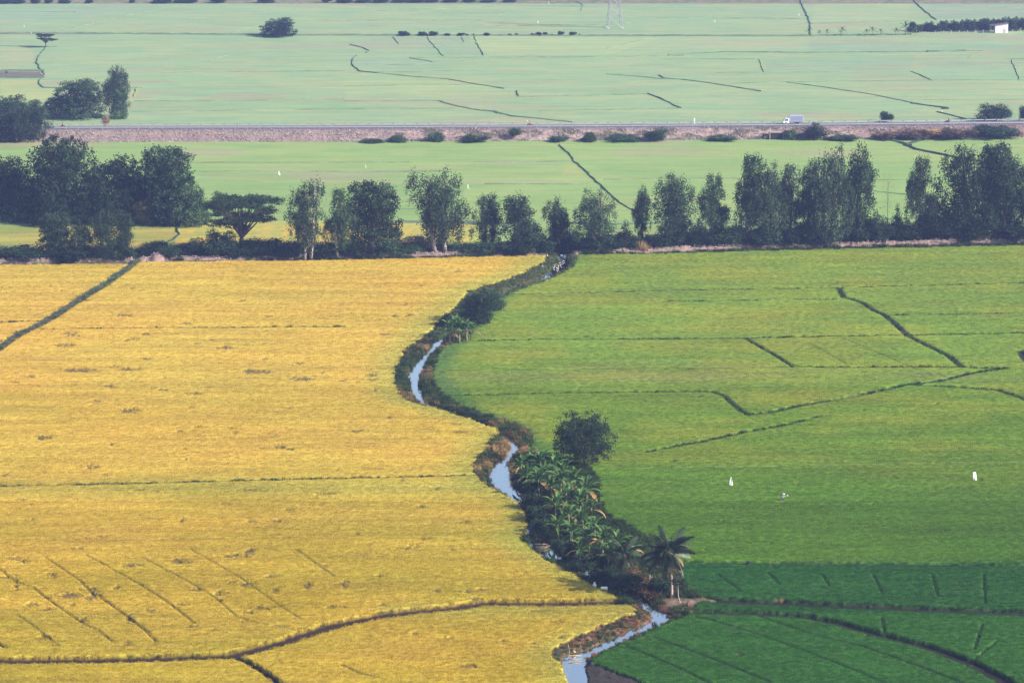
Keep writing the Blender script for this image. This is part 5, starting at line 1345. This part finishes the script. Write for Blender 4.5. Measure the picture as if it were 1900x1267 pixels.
# ================================================================== ROAD TRAFFIC
def road_pt(px, d):
    y = float(np.interp(px, pxs, [p.y for p in near_e])) + d
    lo, hi = -400, 400
    x = (px - CX) / F * (y * CP + (CAM_H - RZ) * SP)
    return Vector((x, y, RZ + .06))
def wheel_me(r, w, name='wheel'):
    mb = MB(); n = 18; vs, fs = [], []
    prof = [(r * .55, -w * .5), (r * .92, -w * .5), (r, -w * .3), (r, w * .3), (r * .92, w * .5), (r * .55, w * .5)]
    for rr_, y in prof:
        for k in range(n): vs.append((rr_ * math.cos(6.2832 * k / n), y, rr_ * math.sin(6.2832 * k / n)))
    for i in range(len(prof) - 1):
        for k in range(n): fs.append((i*n+k, i*n+(k+1) % n, (i+1)*n+(k+1) % n, (i+1)*n+k))
    mb.add(vs, fs); return mb
def truck(px):
    p = road_pt(px, 5.4); t = empty('truck', p, 'white cab box truck with a grey-blue cargo box driving left on the road', 'truck')
    mb = MB(); mb.prism([(-3.2,.45),(-3.28,.75),(-3.22,1.15),(-2.72,1.95),(-2.45,2.18),(-1.35,2.22),(-1.25,2.1),(-1.25,.45)], -.95, .95); mb.build('cab', M['white'], t)
    mb = MB(); mb.prism([(-2.92,1.28),(-2.56,1.86),(-1.75,1.9),(-1.75,1.2),(-2.3,1.18)], -.962, -.945); w = mb.build('side_window', M['glass'], t)
    mb = MB(); mb.box((-2.32, -.966, 1.52), (.05, .02, .68)); mb.build('pillar', M['white'], w)
    mb = MB(); mb.prism([(-2.92,1.28),(-2.56,1.86),(-1.75,1.9),(-1.75,1.2),(-2.3,1.18)], .945, .962); mb.build('side_window', M['glass'], t)
    mb = MB(); mb.add([(-3.17,-.82,1.22),(-3.17,.82,1.22),(-2.75,.74,1.93),(-2.75,-.74,1.93)], [(0,1,2,3)]); mb.add([(-3.19,-.82,1.22),(-3.19,.82,1.22),(-2.77,.74,1.93),(-2.77,-.74,1.93)], [(3,2,1,0)]); mb.build('windscreen', M['glass'], t)
    mb = MB(); mb.box((1.08, 0, 2.02), (4.4, 2.0, 1.96)); mb.build('cargo_box', M['boxgrey'], t)
    mb = MB()
    for x_ in (-1.12, 3.28): mb.box((x_, -1.012, 2.02), (.09, .03, 2.0))
    mb.box((1.08, -1.012, 3.0), (4.48, .03, .09)); mb.box((1.08, -1.012, 1.05), (4.48, .03, .08)); mb.build('box_edging', M['white'], t)
    mb = MB()
    for k in range(10): mb.box((-.9 + k * .44, -1.006, 2.02), (.03, .02, 1.86))
    mb.build('box_ribs', M['boxgrey'], t)
    mb = MB(); mb.box((.9, 0, .82), (4.8, .9, .2)); mb.box((1.1, -.85, .72), (1.5, .3, .34)); mb.build('chassis', M['black'], t)
    mb = MB(); mb.box((-3.27, 0, .48), (.12, 1.9, .22)); mb.build('bumper', M['dark_cloth'], t)
    mb = MB(); mb.box((-3.12, -1.1, 1.5), (.08, .18, .34)); mb.tube([(-2.95, -.95, 1.62), (-3.12, -1.1, 1.62)], .02, 5); mb.build('mirror', M['black'], t)
    for s_ in (-1, 1):
        mb = MB(); mb.box((-3.27, s_ * .68, .86), (.05, .34, .16)); mb.build('headlight', M['glass'], t)
    for x_, s_ in ((-2.35, -1), (-2.35, 1), (2.0, -1), (2.0, 1)):
        o = wheel_me(.42, .28).build('wheel', M['black'], t, True); o.location = (x_, s_ * .82, .42)
        mb = MB(); mb.lathe([(.01, 0), (.22, .01), (.24, -.03)], 14); h = mb.build('rim', M['rail'], o, True); h.rotation_euler = (R(90) * (1 if s_ < 0 else -1), 0, 0); h.location = (0, s_ * .13, 0)
truck(1471)
def motorbike(px, d, heading, label, riders):
    p = road_pt(px, d); rz = 0 if heading > 0 else math.pi
    t = empty('motorbike', p, label, 'motorbike', 'motorbikes on the road', rz)
    for x_ in (-.62, .62):
        o = wheel_me(.30, .10).build('wheel', M['black'], t, True); o.location = (x_, 0, .30)
    mb = MB(); mb.prism([(-.75,.62),(-.62,.42),(-.1,.30),(.28,.34),(.42,.72),(.36,.98),(.24,.78),(.0,.56),(-.2,.70),(-.8,.78)], -.13, .13); mb.build('body', M['red'], t)
    mb = MB(); mb.prism([(-.82,.76),(-.75,.86),(-.1,.82),(0,.72),(-.2,.72)], -.14, .14); mb.build('seat', M['black'], t)
    mb = MB(); mb.tube([(.62,.07,.3),(.42,.07,.85)], .025, 6); mb.tube([(.62,-.07,.3),(.42,-.07,.85)], .025, 6); mb.build('fork', M['steel'], t)
    mb = MB(); mb.tube([(.30,-.33,1.02),(.38,-.1,1.0),(.38,.1,1.0),(.30,.33,1.02)], .018, 6); mb.build('handlebar', M['black'], t)
    mb = MB(); mb.lathe([(.01,-.04),(.07,-.03),(.08,.02),(.01,.03)], 10, (.46, 0, .9)); mb.build('headlight', M['white'], t)
    for k, (shirt, lb) in enumerate(riders):
        o = empty('person', p + Matrix.Rotation(rz, 3, 'Z') @ Vector((-.12 - .40 * k, 0, .80)), lb, 'person', 'people riding motorbikes', rz)
        J = [(0,0,.06),(.02,0,.26),(.03,0,.45),(.05,0,.58),(.06,0,.66),(.05,-.11,.03),(.40,-.15,-.05),(.28,-.16,-.46),(.40,-.16,-.50),(.05,.11,.03),(.40,.15,-.05),(.28,.16,-.46),(.40,.16,-.50),
             (.04,-.18,.44),(.20,-.26,.24),(.38,-.28,.22),(.44,-.28,.22),(.04,.18,.44),(.20,.26,.24),(.38,.28,.22),(.44,.28,.22)]
        E = [(0,1),(1,2),(2,3),(3,4),(0,5),(5,6),(6,7),(7,8),(0,9),(9,10),(10,11),(11,12),(2,13),(13,14),(14,15),(15,16),(2,17),(17,18),(18,19),(19,20)]
        body('body', J, E, [.13,.12,.13,.05,.07,.085,.06,.045,.04,.085,.06,.045,.04,.06,.042,.032,.03,.06,.042,.032,.03], M['skin'], o)
        kk = [0,1,2,3,13,14,15,17,18,19]; mp = {a: i for i, a in enumerate(kk)}
        body('shirt', [J[a] for a in kk], [(mp[a], mp[b]) for a, b in E if a in mp and b in mp], [.16,.15,.16,.07,.08,.062,.05,.08,.062,.05], M[shirt], o)
        kk = [0,5,6,7,9,10,11]; mp = {a: i for i, a in enumerate(kk)}
        body('trousers', [J[a] for a in kk], [(mp[a], mp[b]) for a, b in E if a in mp and b in mp], [.145,.105,.08,.062,.105,.08,.062], M['dark_cloth'], o)
        mb = head(o, (.07, 0, .74)); h = mb.build('head', M['skin'], o, True)
        mb = MB(); mb.lathe([(.13, -.03), (.135, .04), (.11, .12), (.05, .165), (.003, .175)], 14, (.06, 0, .76)); mb.build('helmet', M['dark_cloth'], o, True)
motorbike(983, 4.6, 1, 'motorbike alone on the middle of the road', [('boxgrey', 'rider in pale shirt on the motorbike alone in mid road')])
motorbike(1757, 4.9, -1, 'motorbike carrying two people on the right part of the road', [('white', 'front rider in white shirt on the two-person motorbike'), ('dark_cloth', 'rear passenger in dark shirt on the two-person motorbike')])
motorbike(116, 3.4, -1, 'motorbike behind the guard rail at far left by the trees', [('dark_cloth', 'rider in dark shirt on the far left motorbike')])

# ================================================================== WHITE FLAGS, BIRDS
def flag(px, py, h, w, kind, label):
    s = S(px, py); z = .3; x, y = P(px, py, z); t = empty('flag', (float(x), float(y), z), label, 'flag', 'white scare flags in the paddies')
    mb = MB(); mb.tube([(.1, .05, -.4), (.04, .04, h * .5), (0, .03, h + .12)], [.022, .018, .012], 6); mb.build('stick', M['bamboo'], t, True)
    rr = random.Random(int(px)); n = 8; vs, fs = [], []
    for i in range(n + 1):
        v = i / n
        hw = w * .5 * ((.12 + 1.1 * v ** .8 if v < .75 else 1.0 - (v - .75) * .5) if kind == 'point' else 1.0 - .12 * abs(v - .5))
        cx = (.04 if kind == 'point' else .10) * v * h * (1 if kind != 'point' else .3)
        for k in range(5):
            u = k / 4 * 2 - 1
            vs.append((cx + u * hw + rr.uniform(-.02, .02), -.06 + .07 * math.sin(3.1 * u + 4 * v) , h * (1 - v * .86) + (rr.uniform(-.06, .06) if i == n else 0)))
    for i in range(n):
        for k in range(4): a = i * 5 + k; fs.append((a, a+1, a+6, a+5))
    me = np_mesh('cloth', vs, fs, None, True); o = obj('cloth', me, M['white'], t)
    sd = o.modifiers.new('thick', 'SOLIDIFY'); sd.thickness = .012
for a in [(1356,904,1.9,.62,'point','pointed white plastic flag in the bright green field left of the farmer'),(1807,894,1.8,.62,'strip','upright white strip flag in the green field at the right edge'),(518,327,1.7,.62,'point','white pointed flag in the paddy behind the flat-topped tree'),
  (678.5,313,1.3,.34,'point','thin white flag in the paddy right of the flat-topped tree\'s one'),(868,352,1.4,.36,'strip','slanting white flag beside the drooping tree'),(1326,43,1.3,.35,'strip','far white flag in the paddy right of the pylon'),(1482,31,1.3,.32,'strip','far white flag just left of the upper right ditch'),
  (998,45,1.3,.45,'strip','far white flag left of the pylon'),(45,51.5,1.1,.35,'strip','far white flag above the bund at the far left'),(594,349,.9,.3,'strip','small white rag beside the twin-stemmed tree top'),(1018,8,1.1,.35,'strip','farthest white flag near the top edge left of the pylon')]:
    flag(*a)
x, y = P(1289.5, 232, .3); mb = MB(); mb.box((0, 0, .8), (.34, .25, 2.0)); mb.box((0, 0, 1.85), (.36, .27, .12)); o = mb.build('marker_post', M['white']); o.location = (float(x), float(y) + 3, .3); tag(o, 'white concrete marker post beyond the road, left of the truck', 'marker post')
x, y = P(1388, 1052, .2); t = empty('scarecrow', (float(x), float(y), .2), 'dark rag tied over a bent stake at the dark green field edge', 'scarecrow')
mb = MB(); mb.tube([(0, 0, -.3), (0, 0, .7), (-.08, 0, 1.1)], [.025, .022, .02], 6); mb.build('stake', M['bamboo'], t)
r = np.random.default_rng(8); c_ = r.normal(size=(60, 3)) * np.array([.09, .07, .16]) + np.array([-.03, 0, .85]); obj('rag', leaves_mesh('rag', leaf_arrays(c_, np.tile([[-.3, 0, -1.]], (60, 1)), .42, .22, r), r), M['dark_cloth'], t)
def bird(px, py, kind, label, group, scale=1.0, z=None, rz=0.0, mat='feather'):
    z = max(0.0, ground_z(px, py)) if z is None else z
    x, y = P(px, py, z); t = empty('egret' if mat == 'feather' else 'bird', (float(x), float(y), z), label, 'bird', group, rz, (scale,) * 3)
    if kind == 'stand':
        mb = MB(); mb.tube([(-.30,0,.40),(-.16,0,.45),(.02,0,.50),(.14,0,.56),(.17,0,.66)], [.02,.075,.10,.065,.035], 8); mb.tube([(.14,0,.58),(.20,0,.70),(.15,0,.82),(.18,0,.90),(.23,0,.92)], [.045,.032,.028,.034,.02], 7); mb.build('body', M[mat], t, True)
        mb = MB(); mb.tube([(.23,0,.92),(.36,0,.90)], [.014,.003], 5); mb.build('beak', M['beak'], t)
        for s_ in (-1, 1):
            mb = MB(); mb.tube([(.0, s_*.04, .42), (.03, s_*.04, .22), (.0, s_*.04, -.05)], .012, 5); mb.build('leg', M['bird_black'], t)
    else:
        mb = MB(); mb.tube([(-.32,0,0),(-.18,0,.01),(0,0,.02),(.16,0,.03),(.26,0,.04)], [.02,.06,.09,.07,.03], 8); mb.build('body', M[mat], t, True)
        for s_ in (-1, 1):
            mb = MB(); vs = [(.12,s_*.06,.04),(.20,s_*.38,.26),(.06,s_*.80,.42),(-.08,s_*.72,.36),(-.10,s_*.36,.20),(-.12,s_*.06,.02)]; mb.add(vs, [(0,1,4,5),(1,2,3,4)]); o = mb.build('wing', M[mat], t); sd = o.modifiers.new('thick', 'SOLIDIFY'); sd.thickness = .02
tz = 100 / S(963, 470)
bird(959, 366, 'stand', 'white egret perched on the tip of the pointed tree', 'white egrets', 1.0, 0)
e = [o for o in bpy.data.objects if o.name.startswith('egret')][-1]; x, y = P(963, 470, 0); zz = float(CAM_H - y * math.tan(PITCH + math.atan((370.5 - CY) / F))); e.location = (float((959 - CX) / F * (y * CP + (CAM_H - zz) * SP)), float(y), zz)
for a in [(1016,478,'stand','egret standing at the corner of the golden field by the stream head',1.1),(166,551,'stand','egret standing in the reed ditch at the left',.8),(954,520,'stand','egret on the grassy bank halfway up the upper stream',.8),(1007,497,'stand','egret at the golden field edge left of the flock',.8),
 (978,227,'stand','egret in the green field just beyond the motorbike',.9),(85,92,'stand','egret under the small flat-topped far tree',1.0),(58,66,'stand','large white egret at the left end of the far bund',1.7),(77,140,'stand','egret at the corner of the fallow plot',1.4),(1748,210,'stand','white egret at the ditch bend beyond the road',1.2),(1066,1199+13,'stand','egret at the brown bank by the pole bridge',.55)]:
    bird(a[0], a[1], a[2], a[3], 'white egrets', a[4], rz=random.uniform(0, 6.28))
for k, (a, b_) in enumerate([(1028,499),(1033,500),(1029,495),(1035,501),(1031,493),(1039,491),(1043,489),(1046,487),(1036,497),(1041,494)]):
    bird(a, b_, 'stand', 'white egret wading at the stream head, ' + ORD[int(np.argsort(np.argsort([1028,1033,1029,1035,1031,1039,1043,1046,1036,1041]))[k])] + ' of its flock from the left', 'egrets wading at the stream head', .75, max(-.28, ground_z(a, b_)), k * 1.3)
bird(12, 136, 'fly', 'dark bird flying over the fallow plot at the left edge', None, 1.6, 8, .5, 'bird_black')
# ================================================================== STREAM SIDE THINGS
def pole_bridge(px, py, poles, upright, label, z=.0):
    x, y = P(px, py, z); t = empty('pole_bridge', (float(x), float(y), z), label, 'footbridge')
    for a, b_, r_ in poles:
        mb = MB(); m_ = (Vector(a) + Vector(b_)) / 2 + Vector((0, 0, -.05)); mb.tube([a, m_, b_], [r_, r_ * .95, r_ * .8], 7); mb.build('pole', M['bamboo'], t, True)
    for u in upright:
        mb = MB(); mb.tube(u, [.05, .04, .025], 6); mb.build('upright', M['bamboo'], t, True)
pole_bridge(1062, 1219, [((-1.9,.3,.30),(1.35,.1,.22),.075),((-.6,-1.3,.16),(1.3,-1.25,.18),.07)], [[(-.35,0,-.9),(-.4,0,.9),(-.75,.1,2.6)]], 'two bamboo poles laid across the stream with a leaning upright stick')
pole_bridge(1006, 1012, [((-1.3,.7,.1),(1.0,.6,.12),.09),((-1.1,-.3,.06),(1.3,-.4,.1),.08),((-1.0,-1.1,.05),(1.2,-1.3,.08),.08),((-.6,-2.0,.05),(1.0,-2.1,.06),.07)], [], 'four dark logs laid across the stream under the bananas')
x, y = P(1103, 1089, .35); mb = MB(); mb.lathe([(.05,-.1),(.30,-.05),(.34,.2),(.28,.45),(.14,.62),(.10,.68),(.16,.78),(.02,.8)], 12); o = mb.build('sack', M['white'], None, True); o.location = (float(x), float(y), .35); tag(o, 'tied white sack standing on the bank by the golden field', 'sack')
x, y = P(1121, 1095, .4); t = empty('box', (float(x), float(y), .4), 'grey-white foam box on the bank right of the white sack', 'box', None, .15)
mb = MB(); mb.box((0, 0, .2), (.95, .6, .5)); mb.build('tub', M['white'], t); mb = MB(); mb.box((0, 0, .48), (1.0, .65, .08)); mb.build('lid', M['white'], t)
# ================================================================== FAR THINGS
def pylon(px, py):
    x, y = P(px, py, .3); t = empty('pylon', (float(x), float(y), .3), 'steel lattice pylon standing in the far green paddies', 'pylon', None, .12)
    H, B0, B1 = 38.0, 3.35, .9
    def corner(k, z): w = B0 + (B1 - B0) * min(1, z / 26.0); return Vector(((-1, 1, 1, -1)[k] * w, (-1, -1, 1, 1)[k] * w, z))
    zs = [0, 5.5, 10.5, 15, 19, 22.5, 26, 29, 32, 35, 38]
    for k in range(4):
        mb = MB(); mb.tube([corner(k, z) for z in zs], .13, 4); mb.build('leg', M['steel'], t)
    mb = MB()
    for a, b_ in zip(zs[:-1], zs[1:]):
        for k in range(4):
            k2 = (k + 1) % 4
            mb.tube([corner(k, a), corner(k2, b_)], .07, 4); mb.tube([corner(k2, a), corner(k, b_)], .07, 4); mb.tube([corner(k, b_), corner(k2, b_)], .07, 4)
    mb.build('bracing', M['steel'], t)
    for z in (27, 31.5, 36):
        mb = MB()
        for s_ in (-1, 1):
            mb.tube([(s_ * .9, -.8, z), (s_ * 5, 0, z + .5)], .08, 4); mb.tube([(s_ * .9, .8, z), (s_ * 5, 0, z + .5)], .08, 4); mb.tube([(s_ * .9, 0, z + 1.8), (s_ * 5, 0, z + .5)], .08, 4)
            mb.tube([(s_ * 5, 0, z + .5), (s_ * 5, 0, z - 1.2)], .12, 6)
        mb.build('cross_arm', M['steel'], t)
    for k in range(4):
        mb = MB(); mb.box(corner(k, 0) + Vector((0, 0, .1)), (1.1, 1.1, .9)); mb.build('footing', M['conc'], t)
pylon(1140, 52.5)
x, y = P(1857, 61, .4); t = empty('hut', (float(x), float(y), .4), 'small white hut with a slanting rusted roof beside the far plantation', 'hut')
mb = MB(); mb.prism([(-2.9,0),(-2.9,3.5),(2.9,4.3),(2.9,0)], -2.0, 2.0); mb.build('wall', M['wall'], t)
mb = MB(); mb.prism([(-5.2,3.25),(-5.2,3.42),(3.2,4.52),(3.2,4.36)], -2.5, 2.4); mb.build('roof', M['roof'], t)
for y_ in (-2.2, 2.2):
    mb = MB(); mb.tube([(-5.0, y_, -.2), (-4.95, y_, 3.3)], .08, 6); mb.build('post', M['bamboo'], t)
mb = MB(); mb.box((1.2, -2.03, 1.0), (1.3, .06, 2.0)); mb.build('door', M['conc'], t)
pm = MB(); pm.tube([(0, 0, -.2), (0, 0, 1.5)], .15, 6); pm = pm.mesh('fence_post'); pm.materials.append(M['conc'])
x0_, y0_ = P(1735, 63.5, .3); t = empty('post_fence', (float(x0_), float(y0_), .3), 'row of pale posts along the front of the far plantation', 'fence')
rails_ = []
for px_ in (1735,1750.5,1765,1780,1795,1810,1824,1840,1879,1893,1909,1925):
    x, y = P(px_, 63.6 - (px_ - 1735) * .018, .3); o = bpy.data.objects.new('post', pm); link(o, t); o.location = (float(x - x0_), float(y - y0_), 0); rails_.append((float(x - x0_), float(y - y0_), 1.2))
mb = MB(); mb.tube(rails_, .02, 4); mb.build('wire', M['steel'], t)
# white road signs of the far causeway along the top edge are left to the haze
# ================================================================== HAZE
m = NT('haze')
pv = m.n('ShaderNodeVolumePrincipled')
pv.inputs['Color'].default_value = (*HAZE_COLOR, 1); pv.inputs['Density'].default_value = HAZE_DENSITY; pv.inputs['Anisotropy'].default_value = HAZE_ANISO
m.l(pv.outputs[0], m.out.inputs['Volume'])
b = MB(); b.box((0, 3000, 67.4), (9100, 9100, 140))
hz = b.build('haze', m.m)
hz['kind'] = 'stuff'; hz['label'] = 'pale blue morning haze over the rice plain'
